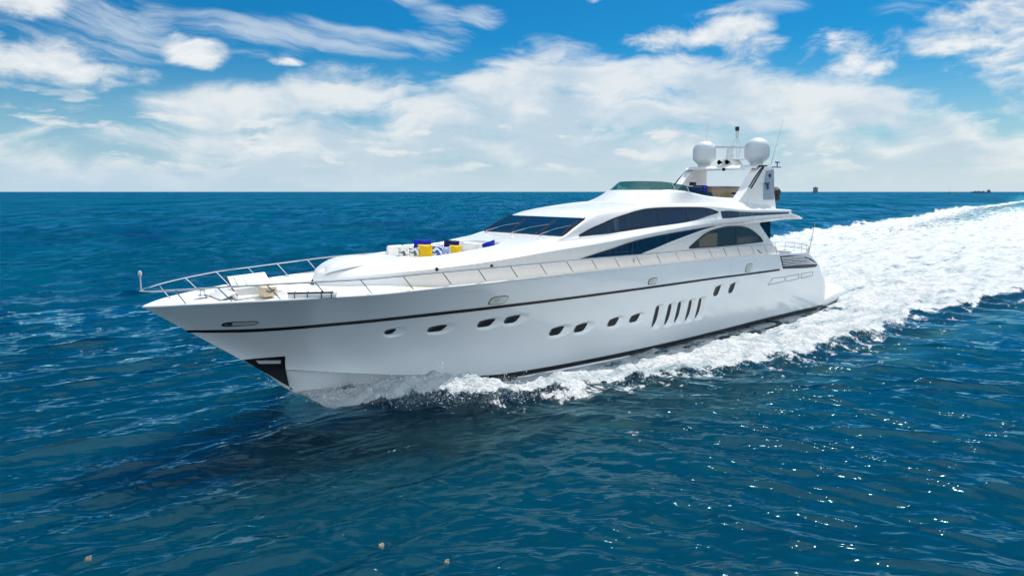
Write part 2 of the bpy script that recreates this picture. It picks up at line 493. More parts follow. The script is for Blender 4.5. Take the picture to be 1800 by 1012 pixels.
class MB:
    def __init__(self):
        self.v = []
        self.f = []
        self.mi = []

    def add(self, verts, faces, mi=0):
        b = len(self.v)
        self.v += [tuple(p) for p in verts]
        self.f += [tuple(i + b for i in f) for f in faces]
        self.mi += [mi] * len(faces)

    def grid(self, P, mi=0, flip=False, wrap=False):
        P = np.asarray(P, float)
        n, m = P.shape[:2]
        fs = []
        for i in range(n - 1):
            for j in range(m if wrap else m - 1):
                j2 = (j + 1) % m
                q = (i * m + j, i * m + j2, (i + 1) * m + j2, (i + 1) * m + j)
                fs.append(q[::-1] if flip else q)
        self.add(P.reshape(-1, 3), fs, mi)

    def tube(self, path, r, n=8, mi=0, caps=True):
        P = [Vector(p) for p in path]
        rs = r if hasattr(r, '__len__') else [r] * len(P)
        rings = []
        up = None
        for i, p in enumerate(P):
            t = (P[min(i + 1, len(P) - 1)] - P[max(i - 1, 0)]).normalized()
            if up is None:
                a = Vector((0, 0, 1)) if abs(t.z) < 0.9 else Vector((1, 0, 0))
                up = t.cross(a).normalized()
            else:
                up = (up - t * up.dot(t)).normalized()
            w = t.cross(up)
            rings.append([tuple(p + (up * math.cos(2 * math.pi * k / n) + w * math.sin(2 * math.pi * k / n)) * rs[i]) for k in range(n)])
        self.grid(np.array(rings), mi, wrap=True)
        if caps:
            b = len(self.v)
            self.add(rings[0], [tuple(range(n))], mi)
            self.add(rings[-1], [tuple(range(n))[::-1]], mi)

    def box(self, c, size, bev=0.0, rot=None, mi=0, seg=2):
        bm = bmesh.new()
        bmesh.ops.create_cube(bm, size=1.0)
        for v in bm.verts:
            v.co = Vector((v.co.x * size[0], v.co.y * size[1], v.co.z * size[2]))
        if bev > 0:
            bmesh.ops.bevel(bm, geom=bm.edges[:], offset=bev, segments=seg, profile=0.5, affect='EDGES')
        R = Euler(rot).to_matrix() if rot is not None else Matrix.Identity(3)
        bm.verts.ensure_lookup_table()
        vs = [tuple(R @ v.co + Vector(c)) for v in bm.verts]
        fs = [tuple(v.index for v in f.verts) for f in bm.faces]
        bm.free()
        self.add(vs, fs, mi)

    def lathe(self, c, prof, n=28, mi=0, axis='z'):
        rings = []
        for (r, z) in prof:
            rings.append([(c[0] + r * math.cos(2 * math.pi * k / n), c[1] + r * math.sin(2 * math.pi * k / n), c[2] + z) for k in range(n)])
        self.grid(np.array(rings), mi, wrap=True)

    def prism(self, poly, y0, y1, mi=0):
        """extrude an (x, z) polygon between two y"""
        n = len(poly)
        vs = [(p[0], y0, p[1]) for p in poly] + [(p[0], y1, p[1]) for p in poly]
        fs = [tuple(range(n)), tuple(range(n, 2 * n))[::-1]] + [(i, i + n, (i + 1) % n + n, (i + 1) % n) for i in range(n)]
        self.add(vs, fs, mi)

    def build(self, name, mats, parent=None, smooth=True, sharp=40):
        o = link(name, self.v, self.f, mats, parent, self.mi, smooth, None)
        bm = bmesh.new()
        bm.from_mesh(o.data)
        bmesh.ops.recalc_face_normals(bm, faces=bm.faces[:])
        bm.to_mesh(o.data)
        bm.free()
        if sharp:
            o.data.set_sharp_from_angle(angle=math.radians(sharp))
        return o


def material(name):
    mt = bpy.data.materials.new(name)
    mt.use_nodes = True
    nt = NT(mt.node_tree)
    bs = mt.node_tree.nodes['Principled BSDF']
    return mt, nt, bs


def paint(name, col, rough=0.3, coat=0.0, metal=0.0, var=0.04, scale=3.0, bump=0.0, bscale=60.0, spec=0.5):
    mt, nt, bs = material(name)
    tcn = nt.new('ShaderNodeTexCoord')
    n = nt.noise(tcn.outputs['Object'], scale, 5.0, 0.6)
    k = nt.lin(n, 0.3, 0.7, 1 - var, 1 + var)
    c = nt.vm('SCALE', (col[0], col[1], col[2]))
    nt.l.new(k, c.node.inputs[3])
    nt.l.new(c, bs.inputs['Base Color'])
    bs.inputs['Roughness'].default_value = rough
    bs.inputs['Metallic'].default_value = metal
    bs.inputs['Coat Weight'].default_value = coat
    bs.inputs['Coat Roughness'].default_value = 0.04
    bs.inputs['Specular IOR Level'].default_value = spec
    n2 = nt.noise(tcn.outputs['Object'], scale * 4, 3.0, 0.6)
    nt.l.new(nt.lin(n2, 0.3, 0.7, rough * 0.85, rough * 1.2), bs.inputs['Roughness'])
    if bump > 0:
        b = nt.new('ShaderNodeBump')
        b.inputs['Strength'].default_value = 1.0
        b.inputs['Distance'].default_value = bump
        nt.l.new(nt.noise(tcn.outputs['Object'], bscale, 4.0, 0.6), b.inputs['Height'])
        nt.l.new(b.outputs[0], bs.inputs['Normal'])
    return mt


M_HULL = paint('hull_gelcoat', (.83, .83, .825), 0.18, 1.0, var=.010, scale=.7, bump=0.0012, bscale=1.1)
M_WHITE = paint('white_gelcoat', (.71, .70, .685), 0.25, 0.5, var=.012, scale=.9)
M_DECK = paint('white_nonskid', (.72, .71, .69), 0.55, var=.03, scale=1.3, bump=.002, bscale=90)
M_TEAK = paint('pale_teak', (.50, .42, .33), 0.6, var=.12, scale=6.0, bump=.002, bscale=50)
M_BLACK = paint('black_gloss', (.010, .010, .012), 0.30, 0.0, var=.1, spec=.3)
M_ANTIFOUL = paint('antifouling', (.012, .013, .016), 0.35, var=.3, scale=2.0)
M_RUBBER = paint('black_rubber', (.015, .015, .016), 0.55, var=.2)
M_STEEL = paint('stainless_steel', (.62, .62, .61), 0.16, metal=1.0, var=.05)
M_CHROME = paint('polished_steel', (.80, .79, .76), 0.08, metal=1.0, var=.04)
M_FAIR = paint('brushed_fairlead', (.72, .69, .62), .32, 0.2, metal=.35, var=.05)
M_GREY = paint('grey_gelcoat', (.50, .52, .54), 0.3, 0.3, var=.03)
M_DOME = paint('dome_pale_grey', (.52, .55, .57), 0.38, 0.1, var=.02)
M_SEAT = paint('white_vinyl', (.76, .74, .70), 0.5, var=.04, scale=4, bump=.004, bscale=9)
M_BEIGE = paint('beige_vinyl', (.60, .48, .31), 0.5, var=.08, scale=5, bump=.004, bscale=12)
M_CREAM = paint('cream_gelcoat', (.78, .70, .55), 0.35, 0.2, var=.03)
M_LINING = paint('leg_lining_beige', (.42, .38, .31), 0.5, var=.06)
M_WOOD = paint('honey_wood', (.30, .22, .13), 0.35, 0.3, var=.25, scale=7)
M_BLUEPAINT = paint('blue_paint', (.03, .10, .25), 0.35, var=.05)
M_LEGP = paint('blue_grey_panel', (.26, .32, .37), 0.35, 0.2, var=.05)
M_SEAM = paint('seam_dark', (.10, .11, .12), 0.5, var=.1)


def glass(name, col, rough=0.03, curtain=0.0):
    """tinted window glass in front of a dim interior; pale curtain folds may show through"""
    mt, nt, bs = material(name)
    tcn = nt.new('ShaderNodeTexCoord')
    sx = nt.vm('MULTIPLY', tcn.outputs['Object'], (1.0, 0.2, 0.10))
    fold = nt.noise(sx, 5.5, 3.0, 0.5)
    big = nt.noise(sx, 0.55, 2.0, 0.5)
    f = nt.m('MULTIPLY', nt.ss(fold, 0.50, 0.70), nt.ss(big, 0.42, 0.62))
    f = nt.m('MULTIPLY', f, curtain)
    c = nt.mix(f, (col[0], col[1], col[2], 1), (.10, .13, .16, 1))
    nt.l.new(c, bs.inputs['Base Color'])
    bs.inputs['Roughness'].default_value = rough
    bs.inputs['IOR'].default_value = 1.5
    bs.inputs['Specular IOR Level'].default_value = 0.32
    bs.inputs['Coat Weight'].default_value = 0.10
    bs.inputs['Coat Roughness'].default_value = 0.02
    return mt


M_GLASS = glass('tinted_glass', (.003, .021, .052), curtain=0.5)
M_GLASSW = glass('windscreen_glass', (.003, .016, .036))
M_GLASSA = glass('saloon_glass', (.022, .032, .036), curtain=1.0)
_n = NT(M_GLASSA.node_tree)
_b = M_GLASSA.node_tree.nodes['Principled BSDF']
_t = _n.new('ShaderNodeTexCoord')
_s = _n.new('ShaderNodeSeparateXYZ')
_n.l.new(_t.outputs['Object'], _s.inputs[0])
_x = _s.outputs[0]
_inside = _n.m('MULTIPLY', _n.m('MULTIPLY', _n.ss(_x, 20.55, 20.6), _n.ss(_x, 21.95, 21.9)), _n.ss(_s.outputs[2], 4.26, 4.22))
_in2 = _n.m('MULTIPLY', _n.m('MULTIPLY', _n.ss(_x, 23.5, 23.6), _n.ss(_x, 25.6, 24.4)), _n.ss(_s.outputs[2], 4.05, 3.9))
_inside = _n.m('MAXIMUM', _inside, _n.m('MULTIPLY', _in2, .6))
_n.l.new(_n.mix(_inside, (.028, .046, .056, 1), (.15, .13, .10, 1)), _b.inputs['Base Color'])


def fabric(name, col, var=.12):
    return paint(name, col, 0.85, var=var, scale=18, bump=.003, bscale=70, spec=.2)


M_FBLUE = fabric('royal_blue_cloth', (.006, .020, .30))
M_FNAVY = fabric('navy_cloth', (.006, .012, .075))
M_FYEL = fabric('yellow_cloth', (.78, .46, .018))
M_FWHITE = fabric('white_cloth', (.78, .77, .74))


def patterned(name, ca, cb, scale, thr):
    mt, nt, bs = material(name)
    tcn = nt.new('ShaderNodeTexCoord')
    wv = nt.new('ShaderNodeTexWave', wave_type='BANDS', bands_direction='DIAGONAL')
    wv.inputs['Scale'].default_value = scale
    wv.inputs['Distortion'].default_value = 7.0
    wv.inputs['Detail'].default_value = 2.0
    wv.inputs['Detail Scale'].default_value = 1.4
    nt.l.new(tcn.outputs['Object'], wv.inputs['Vector'])
    c = nt.mix(nt.ss(wv.outputs['Fac'], thr - .06, thr + .06), ca, cb)
    nt.l.new(c, bs.inputs['Base Color'])
    bs.inputs['Roughness'].default_value = 0.85
    return mt


M_FPAT = patterned('blue_swirl_cloth', (.02, .07, .34, 1), (.74, .76, .78, 1), 3.2, .55)
M_FPAT2 = patterned('pale_blue_print_cloth', (.10, .17, .42, 1), (.62, .66, .74, 1), 7.0, .5)
M_FPAT3 = patterned('grey_print_cloth', (.10, .12, .11, 1), (.70, .70, .66, 1), 2.6, .3)


# ------------------------------------------------------------------ the sea
f_out = pchip([3.7, 4.3, 5.3, 6.2, 7.2, 8.2, 9.8, 12.8, 15.6, 19.5, 24, 29.7, 37, 45.5, 60, 100, 200, 400, 640], [.3, 2.0, 3.2, 4.0, 4.6, 5.15, 5.7, 6.35, 7.25, 7.75, 7.9, 8.05, 8.3, 8.9, 9.6, 8, -6, -34, -80])
f_stb = pchip([3.7, 4.3, 5.3, 7.2, 9.8, 15.6, 24, 30, 40, 60, 88, 110, 160, 261, 338, 591], [.3, 2.0, 3.2, 4.6, 5.9, 7.6, 9.4, 11, 14, 20, 28.5, 32.5, 41, 62, 73, 112])


def f_hull_wl(x):
    return np.where(x < 33.1, np.where(x > 3.6, f_bc(np.clip(x, 3.0, 33.1)), 0.0), np.clip(2.9 - (x - 33.1) * 0.8, 0, 3))


rng = np.random.default_rng(11)
waves = []
for k in range(96):
    lam = 0.34 * (15.0 / 0.34) ** (k / 95.0) * rng.uniform(.93, 1.07)
    train = k % 2                                            # two crossing wave trains, both running towards the viewer
    ang = YAW + math.pi + (0.62 if train == 0 else -0.36) * (1 if lam < 6 else .4) + rng.normal(0, .24)
    steep = 0.072 if lam < 1.3 else (0.052 if lam < 2.6 else (0.026 if lam < 5 else 0.012))
    amp = steep * lam / (2 * math.pi) * rng.uniform(.6, 1.35)
    waves.append((lam, ang, amp, rng.uniform(0, 2 * math.pi), train))

far_waves = []
for k in range(90):
    lam = 1.4 * (130.0 / 1.4) ** (k / 89.0) * rng.uniform(.92, 1.08)
    far_waves.append((lam, YAW + math.pi + rng.normal(0, .42), min(0.065 * lam / (2 * math.pi), .15) * rng.uniform(.5, 1.4), rng.uniform(0, 2 * math.pi)))

inv = np.linspace(1 / 4.6, 1 / 1500.0, 760)
rad = 1.0 / inv
rad = np.concatenate([[0.5, 1.5, 2.5, 3.4, 4.1], rad, [2200, 3500, 6000, 12000, 26000, 60000]])
front = np.linspace(-math.radians(47), math.radians(47), 1050)
rest = np.linspace(math.radians(47), math.radians(313), 110)[1:-1]
angs = np.concatenate([front, rest])
RR, AA = np.meshgrid(rad, angs, indexing='ij')
th = YAW - AA
X0 = CAM[0] + RR * np.cos(th)
Y0 = CAM[1] + RR * np.sin(th)
drr = np.gradient(rad)[:, None] * np.ones_like(AA)
dan = np.gradient(angs)[None, :] * RR
spacing = np.maximum(drr * 0.75, dan)
# wake masks in the yacht's frame
port = -Y0
inx = (X0 > 3.4) & (X0 < 640)
Xc = np.clip(X0, 3.7, 640)
outp = f_out(Xc)
outs = f_stb(np.clip(X0, 3.7, 591))
wl = f_hull_wl(X0)
jag = (fbm(X0 * .9, Y0 * .9, 5, 4) - .5) * (1.3 + 0.02 * X0.clip(0, 200)) * sstep(3.6, 6.5, X0)
dp = outp + jag - port                     # >0 inside the port edge
ds = outs + jag - Y0
sc_e = 0.55 + 0.018 * X0.clip(0, 300)
inside = np.where(inx, sstep(-.3 * sc_e, .9 * sc_e, dp) * sstep(-.3 * sc_e, .9 * sc_e, ds), 0.0)
gap_p = np.abs(Y0) - wl                    # distance from the topsides at the waterline
# foam density
dens = np.ones_like(X0) * 0.86 + .30 * sstep(10, 6.5, X0)
n_a = fbm(X0 * .16, Y0 * .5, 21, 4)
n_b = fbm(X0 * .06, Y0 * .22, 31, 4)
alongside = (X0 < 33)
thin = np.exp(-((gap_p - .65) / .55) ** 2) * sstep(7.5, 11, X0) * alongside
dens = dens - .34 * thin
dens = dens - .10 * sstep(16, 30, X0) * alongside * sstep(1.6, .2, gap_p)
dens = dens - .62 * sstep(.55, .12, gap_p) * sstep(9.0, 7.0, X0) * (X0 > 3)
dens = np.where(alongside, dens + (n_a - .5) * .30, dens + (n_a - .5) * .16)
aft = sstep(60, 120, X0)
mid_y = .5 * (outs - outp)
half = .5 * (outs + outp)
rel = (Y0 - mid_y) / np.maximum(half, .1)
edge_hi = np.exp(-((rel - .86) / .14) ** 2)
gapl = np.exp(-((rel - .42) / .26) ** 2) * sstep(70, 130, X0)
dens = dens - .22 * gapl * (0.55 + n_b) - .20 * sstep(150, 420, X0) * (1 - edge_hi) - .10 * sstep(90, 200, X0) + .10 * edge_hi * aft
foam = np.clip(inside * dens, 0, 1)
# broken lace outside the port edge and drifting flecks
lace = np.where(inx & (X0 < 75) & (Y0 < 0), np.exp(-np.maximum(-dp, 0) / (1.0 + 1.6 * sstep(10, 26, X0))), 0) * (1 - inside) * sstep(4.6, 8, X0)
foam = np.maximum(foam, lace * .47)
fl = sstep(.52, .72, fbm(X0 * .33 + 4, Y0 * .33 - 7, 41, 3)) * np.exp(-((X0 - 8.6) / 4.5) ** 2 - ((Y0 + 9.6) / 3.2) ** 2)
foam = np.maximum(foam, fl * .395)
aer = np.clip(np.where(inx, sstep(-2.2 * sc_e, 1.0 * sc_e, dp) * sstep(-1.2 * sc_e, 1.0 * sc_e, ds), 0), 0, 1)
# displacement
calm = 1 - .55 * inside
H = np.zeros_like(X0)
DX = np.zeros_like(X0)
DY = np.zeros_like(X0)
lat = (X0 - CAM[0]) * VIEW_R[0] + (Y0 - CAM[1]) * VIEW_R[1]
wA = 0.30 + 1.0 * sstep(6, -8, lat)
wB = 0.30 + 1.0 * sstep(-4, 9, lat)
for (lam, ang, amp, ph, train) in waves:
    fade = sstep(1.7, 3.6, lam / spacing) * calm * (wA if train == 0 else wB)
    k = 2 * math.pi / lam
    cx, cy = math.cos(ang), math.sin(ang)
    p = k * (X0 * cx + Y0 * cy) + ph
    # wave groups, so the texture comes and goes
    H += amp * np.cos(p) * fade
    q = amp * 0.8 * np.sin(p) * fade
    DX -= cx * q
    DY -= cy * q
for (lam, ang, amp, ph) in far_waves:
    q_ = lam / spacing
    fade = sstep(1.6, 3.0, q_) * sstep(6.0, 4.0, q_) * calm * sstep(.16, .5, spacing) * sstep(60, 25, spacing)
    k = 2 * math.pi / lam
    cx, cy = math.cos(ang), math.sin(ang)
    p = k * (X0 * cx + Y0 * cy) + ph
    H += amp * np.cos(p) * fade
    q = amp * 0.8 * np.sin(p) * fade
    DX -= cx * q
    DY -= cy * q
grp = .60 + .80 * fbm(X0 * .045, Y0 * .045, 61, 3)
H *= grp
DX *= grp
DY *= grp
wake_z = np.zeros_like(X0)
crest = np.exp(-((dp - .75) / .75) ** 2) * inx * sstep(3.8, 6.0, X0) * np.exp(-np.maximum(X0 - 6, 0) / 34.0)
crest_s = np.exp(-((ds - .9) / 1.1) ** 2) * inx * sstep(3.8, 6.0, X0) * np.exp(-np.maximum(X0 - 6, 0) / 120.0)
wake_z += (.40 + .38 * np.exp(-((X0 - 6.3) / 2.0) ** 2)) * crest + .6 * crest_s
trough = np.exp(-(np.maximum(gap_p, 0) / 1.1) ** 2) * sstep(6.5, 9.5, X0) * sstep(37, 31, X0)
wake_z -= .30 * trough
bowz = np.exp(-((X0 - 5.4) / 1.6) ** 2) * np.exp(-(np.maximum(gap_p, 0) / .8) ** 2) * (X0 > 3.2)
wake_z += .10 * bowz
wake_z += .75 * np.exp(-((X0 - 42) / 7.0) ** 2 - (Y0 / 4.2) ** 2)
churn = (fbm(X0 * 1.1, Y0 * 1.1, 71, 5, .6) - .5) * .85 * inside * sstep(2.2, .6, spacing) * (0.35 + .65 * sstep(.2, 1.4, np.where(alongside, gap_p, 2)))
churn += (fbm(X0 * .28, Y0 * .28, 81, 4) - .5) * .7 * inside * sstep(28, 60, X0)
Zw = H + wake_z + churn * .8
far_lift = -(RR / 60000.0) * 0.0
P = np.stack([X0 + DX, Y0 + DY, Zw + far_lift], -1)
nr, na = RR.shape
idx = np.arange(nr * na).reshape(nr, na)
q = np.stack([idx[:-1, :], np.roll(idx, -1, 1)[:-1, :], np.roll(idx, -1, 1)[1:, :], idx[1:, :]], -1).reshape(-1, 4)
me = bpy.data.meshes.new('sea')
me.vertices.add(nr * na)
me.vertices.foreach_set('co', P.reshape(-1).astype(np.float32))
me.loops.add(q.size)
me.loops.foreach_set('vertex_index', q.reshape(-1).astype(np.int32))
me.polygons.add(len(q))
me.polygons.foreach_set('loop_start', np.arange(0, q.size, 4, dtype=np.int32))
me.polygons.foreach_set('loop_total', np.full(len(q), 4, np.int32))
me.polygons.foreach_set('use_smooth', np.ones(len(q), bool))
me.update(calc_edges=True)
if me.polygons[len(me.polygons) // 3].normal.z < 0:
    me.flip_normals()
lod = 1 - sstep(1.7, 5.0, 1.6 / spacing)
for nm, arr in (('foam', foam), ('aer', aer), ('lod', lod), ('wa', np.clip(wA, 0, 1)), ('wb', np.clip(wB, 0, 1))):
    at = me.attributes.new(nm, 'FLOAT', 'POINT')
    at.data.foreach_set('value', arr.reshape(-1).astype(np.float32))
sea = bpy.data.objects.new('sea', me)
COL.objects.link(sea)
tag(sea, kind='structure')


SHEEN = 1.0                                  # a polarising filter takes part of the sheen


def water_material():
    mt, nt, bs = material('sea_water')
    geo = nt.new('ShaderNodeNewGeometry')
    pos = geo.outputs['Position']
    a_f = nt.new('ShaderNodeAttribute', attribute_name='foam').outputs['Fac']
    a_a = nt.new('ShaderNodeAttribute', attribute_name='aer').outputs['Fac']
    a_l = nt.new('ShaderNodeAttribute', attribute_name='lod').outputs['Fac']
    rot = nt.new('ShaderNodeMapping')
    rot.inputs['Rotation'].default_value = (0, 0, -YAW)
    nt.l.new(pos, rot.inputs['Vector'])
    st = nt.vm('MULTIPLY', rot.outputs[0], (1.0, 0.30, 1.0))     # ripples are long across the wind
    r2 = nt.noise(st, 9.0, 3.0, 0.55, 0.3)
    r3 = nt.noise(st, 0.85, 3.0, 0.55, 0.3)

    def ridges(turn, sc, det):
        mp = nt.new('ShaderNodeMapping')
        mp.inputs['Rotation'].default_value = (0, 0, -(YAW + turn))
        nt.l.new(pos, mp.inputs['Vector'])
        n_ = nt.noise(nt.vm('MULTIPLY', mp.outputs[0], (1.0, 0.24, 1.0)), sc, det, 0.5, 0.5)
        return nt.m('SUBTRACT', 1.0, nt.m('ABSOLUTE', nt.m('MULTIPLY', nt.m('SUBTRACT', n_, 0.5), 3.2)))
    wa = nt.new('ShaderNodeAttribute', attribute_name='wa').outputs['Fac']
    wb = nt.new('ShaderNodeAttribute', attribute_name='wb').outputs['Fac']
    rA = nt.m('MULTIPLY', ridges(0.62, 1.25, 1.5), wa)
    rB = nt.m('MULTIPLY', ridges(-0.36, 1.35, 1.5), wb)
    rC = nt.m('MULTIPLY', ridges(0.15, 3.4, 1.0), 0.30)
    r1 = nt.m('ADD', nt.m('ADD', rA, rB), rC)
    patch = nt.ss(nt.noise(pos, 0.10, 3.0, 0.5), 0.35, 0.65, 0.45, 1.2)
    h = nt.m('ADD', nt.m('MULTIPLY', r1, 0.105), nt.m('MULTIPLY', r2, 0.010))
    h = nt.m('MULTIPLY', h, patch)
    r4 = nt.noise(nt.vm('MULTIPLY', rot.outputs[0], (1.0, 0.5, 1.0)), 0.17, 5.0, 0.6, 0.4)
    far = nt.m('ADD', nt.m('MULTIPLY', r3, 0.75), nt.m('MULTIPLY', r4, 2.0))
    h = nt.m('ADD', h, nt.m('MULTIPLY', far, a_l))
    # foam
    f1 = nt.noise(pos, 1.5, 6.0, 0.62, 0.6)
    f2 = nt.noise(pos, 7.0, 5.0, 0.65, 0.5)
    stx = nt.vm('MULTIPLY', pos, (0.30, 1.0, 1.0))
    f3 = nt.noise(stx, 1.1, 5.0, 0.6, 0.8)
    fn = nt.m('ADD', nt.m('ADD', nt.m('MULTIPLY', f1, 0.46), nt.m('MULTIPLY', f2, 0.22)), nt.m('MULTIPLY', f3, 0.32))
    fd = nt.m('ADD', a_f, nt.m('MULTIPLY', nt.m('SUBTRACT', fn, 0.5), 2.8))
    ff = nt.m('MULTIPLY', nt.ss(fd, 0.46, 0.66), nt.ss(a_f, 0.03, 0.15))
    b1 = nt.new('ShaderNodeBump')
    b1.inputs['Strength'].default_value = 1.0
    b1.inputs['Distance'].default_value = 0.55
    nt.l.new(h, b1.inputs['Height'])
    # the surface mirrors the sky and lets the rest of the light through to the water below
    bs = nt.new('ShaderNodeBsdfTransparent')
    gls = nt.new('ShaderNodeBsdfGlossy')
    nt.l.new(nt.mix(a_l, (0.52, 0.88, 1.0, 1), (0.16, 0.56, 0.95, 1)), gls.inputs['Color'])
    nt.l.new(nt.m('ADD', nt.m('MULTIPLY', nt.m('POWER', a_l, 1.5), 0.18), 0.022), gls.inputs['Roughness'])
    nt.l.new(b1.outputs[0], gls.inputs['Normal'])
    frs = nt.new('ShaderNodeFresnel')
    frs.inputs['IOR'].default_value = 1.42
    nt.l.new(b1.outputs[0], frs.inputs['Normal'])
    wat = nt.new('ShaderNodeMixShader')
    # wave groups and wind patches of the far sea
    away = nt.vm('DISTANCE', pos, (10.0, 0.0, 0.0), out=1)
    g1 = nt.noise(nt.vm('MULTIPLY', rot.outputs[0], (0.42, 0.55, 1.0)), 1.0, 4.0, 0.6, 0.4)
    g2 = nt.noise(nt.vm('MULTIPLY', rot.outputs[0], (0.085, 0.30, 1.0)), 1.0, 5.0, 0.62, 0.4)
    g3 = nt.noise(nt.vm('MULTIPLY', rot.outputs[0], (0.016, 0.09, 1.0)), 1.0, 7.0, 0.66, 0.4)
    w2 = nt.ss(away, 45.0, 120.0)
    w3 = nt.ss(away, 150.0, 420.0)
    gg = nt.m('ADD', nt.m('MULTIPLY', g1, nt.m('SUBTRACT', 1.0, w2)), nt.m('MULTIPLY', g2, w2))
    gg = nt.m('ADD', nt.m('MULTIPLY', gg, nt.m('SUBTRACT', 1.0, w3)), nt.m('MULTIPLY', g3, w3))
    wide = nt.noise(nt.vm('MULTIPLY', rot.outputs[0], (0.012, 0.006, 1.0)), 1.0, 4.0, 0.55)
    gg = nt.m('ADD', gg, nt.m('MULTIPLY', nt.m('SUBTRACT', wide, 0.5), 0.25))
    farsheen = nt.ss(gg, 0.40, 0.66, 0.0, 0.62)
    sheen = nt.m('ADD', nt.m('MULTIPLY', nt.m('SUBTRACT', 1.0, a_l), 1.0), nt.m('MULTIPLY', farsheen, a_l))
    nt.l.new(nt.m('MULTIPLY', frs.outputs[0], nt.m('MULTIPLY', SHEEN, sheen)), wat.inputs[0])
    nt.l.new(bs.outputs[0], wat.inputs[1])
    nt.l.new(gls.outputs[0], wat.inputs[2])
    fo = nt.new('ShaderNodeBsdfPrincipled')
    nt.l.new(nt.mix(nt.ss(nt.m('ADD', nt.m('MULTIPLY', f3, .6), nt.m('MULTIPLY', f1, .4)), 0.36, 0.56), (0.42, 0.52, 0.57, 1), (0.78, 0.80, 0.81, 1)), fo.inputs['Base Color'])
    fo.inputs['Roughness'].default_value = 0.75
    fo.inputs['Specular IOR Level'].default_value = 0.25
    b2 = nt.new('ShaderNodeBump')
    b2.inputs['Strength'].default_value = 0.9
    b2.inputs['Distance'].default_value = 0.55
    nt.l.new(nt.m('ADD', nt.m('MULTIPLY', f2, 0.55), f1), b2.inputs['Height'])
    nt.l.new(b2.outputs[0], fo.inputs['Normal'])
    mx = nt.new('ShaderNodeMixShader')
    nt.l.new(ff, mx.inputs[0])
    nt.l.new(wat.outputs[0], mx.inputs[1])
    tl = nt.new('ShaderNodeBsdfTranslucent')
    tl.inputs['Color'].default_value = (0.70, 0.90, 0.95, 1)
    fmx = nt.new('ShaderNodeMixShader')
    fmx.inputs[0].default_value = 0.14
    nt.l.new(fo.outputs[0], fmx.inputs[1])
    nt.l.new(tl.outputs[0], fmx.inputs[2])
    nt.l.new(fmx.outputs[0], mx.inputs[2])
    out = mt.node_tree.nodes['Material Output']
    nt.l.new(mx.outputs[0], out.inputs['Surface'])
    return mt


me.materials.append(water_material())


def body_material():
    """the deep water itself: light scattered back from a few metres down"""
    mt, nt, bs = material('deep_water')
    geo = nt.new('ShaderNodeNewGeometry')
    pos = geo.outputs['Position']
    a_a = nt.new('ShaderNodeAttribute', attribute_name='aer').outputs['Fac']
    body = nt.mix(nt.ss(nt.noise(pos, 0.035, 2.0, 0.5), 0.35, 0.65), (0.0002, 0.0218, 0.0445, 1), (0.0002, 0.0290, 0.0575, 1))
    body = nt.mix(nt.m('MULTIPLY', a_a, 0.75), body, (0.022, 0.125, 0.160, 1))
    nt.l.new(body, bs.inputs['Base Color'])
    bs.inputs['Roughness'].default_value = 1.0
    bs.inputs['Specular IOR Level'].default_value = 0.0
    bs.inputs['Subsurface Weight'].default_value = 1.0
    bs.inputs['Subsurface Radius'].default_value = (0.6, 1.6, 2.2)
    bs.inputs['Subsurface Scale'].default_value = 16.0
    return mt


ri = np.unique(np.concatenate([np.arange(0, nr, 5), [nr - 1]]))
ci = np.arange(0, na, 5)
BP = np.stack([X0[np.ix_(ri, ci)], Y0[np.ix_(ri, ci)], np.full((len(ri), len(ci)), -0.85)], -1)
bmb = []
for i in range(len(ri) - 1):
    for j in range(len(ci)):
        j2 = (j + 1) % len(ci)
        bmb.append((i * len(ci) + j, i * len(ci) + j2, (i + 1) * len(ci) + j2, (i + 1) * len(ci) + j))
body_o = link('deep_water', BP.reshape(-1, 3), bmb, body_material())
if body_o.data.polygons[len(bmb) // 3].normal.z < 0:
    body_o.data.flip_normals()
at = body_o.data.attributes.new('aer', 'FLOAT', 'POINT')
at.data.foreach_set('value', aer[np.ix_(ri, ci)].reshape(-1).astype(np.float32))
tag(body_o, kind='structure')
del X0, Y0, P, q, H, DX, DY
#SEA_END

# ------------------------------------------------------------------ the motor yacht
yacht = empty('motor_yacht', (18.0, 0, 0))
tag(yacht, 'large white motor yacht with two radar domes and a flybridge running fast past the viewer', 'yacht')


def part(o, parent=None, label=None):
    """hang a part (built in world coordinates) under the yacht or under one of its parts"""
    p = parent or yacht
    o.parent = p
    base = Vector((18.0, 0, 0))
    if p is yacht:
        o.matrix_parent_inverse = Matrix.Translation(-base)
    if label:
        o['label'] = label
    return o


# recesses pressed into the topsides: (x, z, half length, half height, lean, depth)
PORTS = [(6.14, 1.88, .165, .085, .03), (7.59, 1.84, .28, .10, .10), (9.22, 1.86, .285, .125, .12), (10.16, 1.89, .275, .125, .14), (12.17, 1.24, .28, .15, .16),
         (13.25, 1.23, .285, .15, .17), (14.87, 1.25, .265, .15, .17), (16.03, 1.26, .265, .15, .17), (21.25, 1.84, .235, .22, .16), (22.41, 1.85, .235, .22, .16)]
VENTS = [(17.29, 1.60, .74), (18.07, 1.59, .73), (18.69, 1.61, .75), (19.43, 1.61, .74), (20.12, 1.61, .77)]


def scoop(x, z):
    d = np.zeros_like(x)
    for (px, pz, rx, rz, ln) in PORTS:
        u = (x - px - 0.16 - ln * .5 * (z - pz) / rz) / (rx + .24)
        v = (z - pz + 0.02) / (rz + .10)
        r = np.sqrt(u * u + v * v + 1e-9)
        d += 0.075 * sstep(1.0, .55, r) * (0.45 + .55 * sstep(-1, .6, -u))
    for (px, zt, zb) in VENTS:
        zm, hz = .5 * (zt + zb), .5 * (zt - zb)
        u = (x - px - .10) / .30
        v = (z - zm) / (hz + .09)
        d += 0.10 * sstep(1.0, .35, np.abs(u)) * sstep(1.0, .72, np.abs(v))
    return d


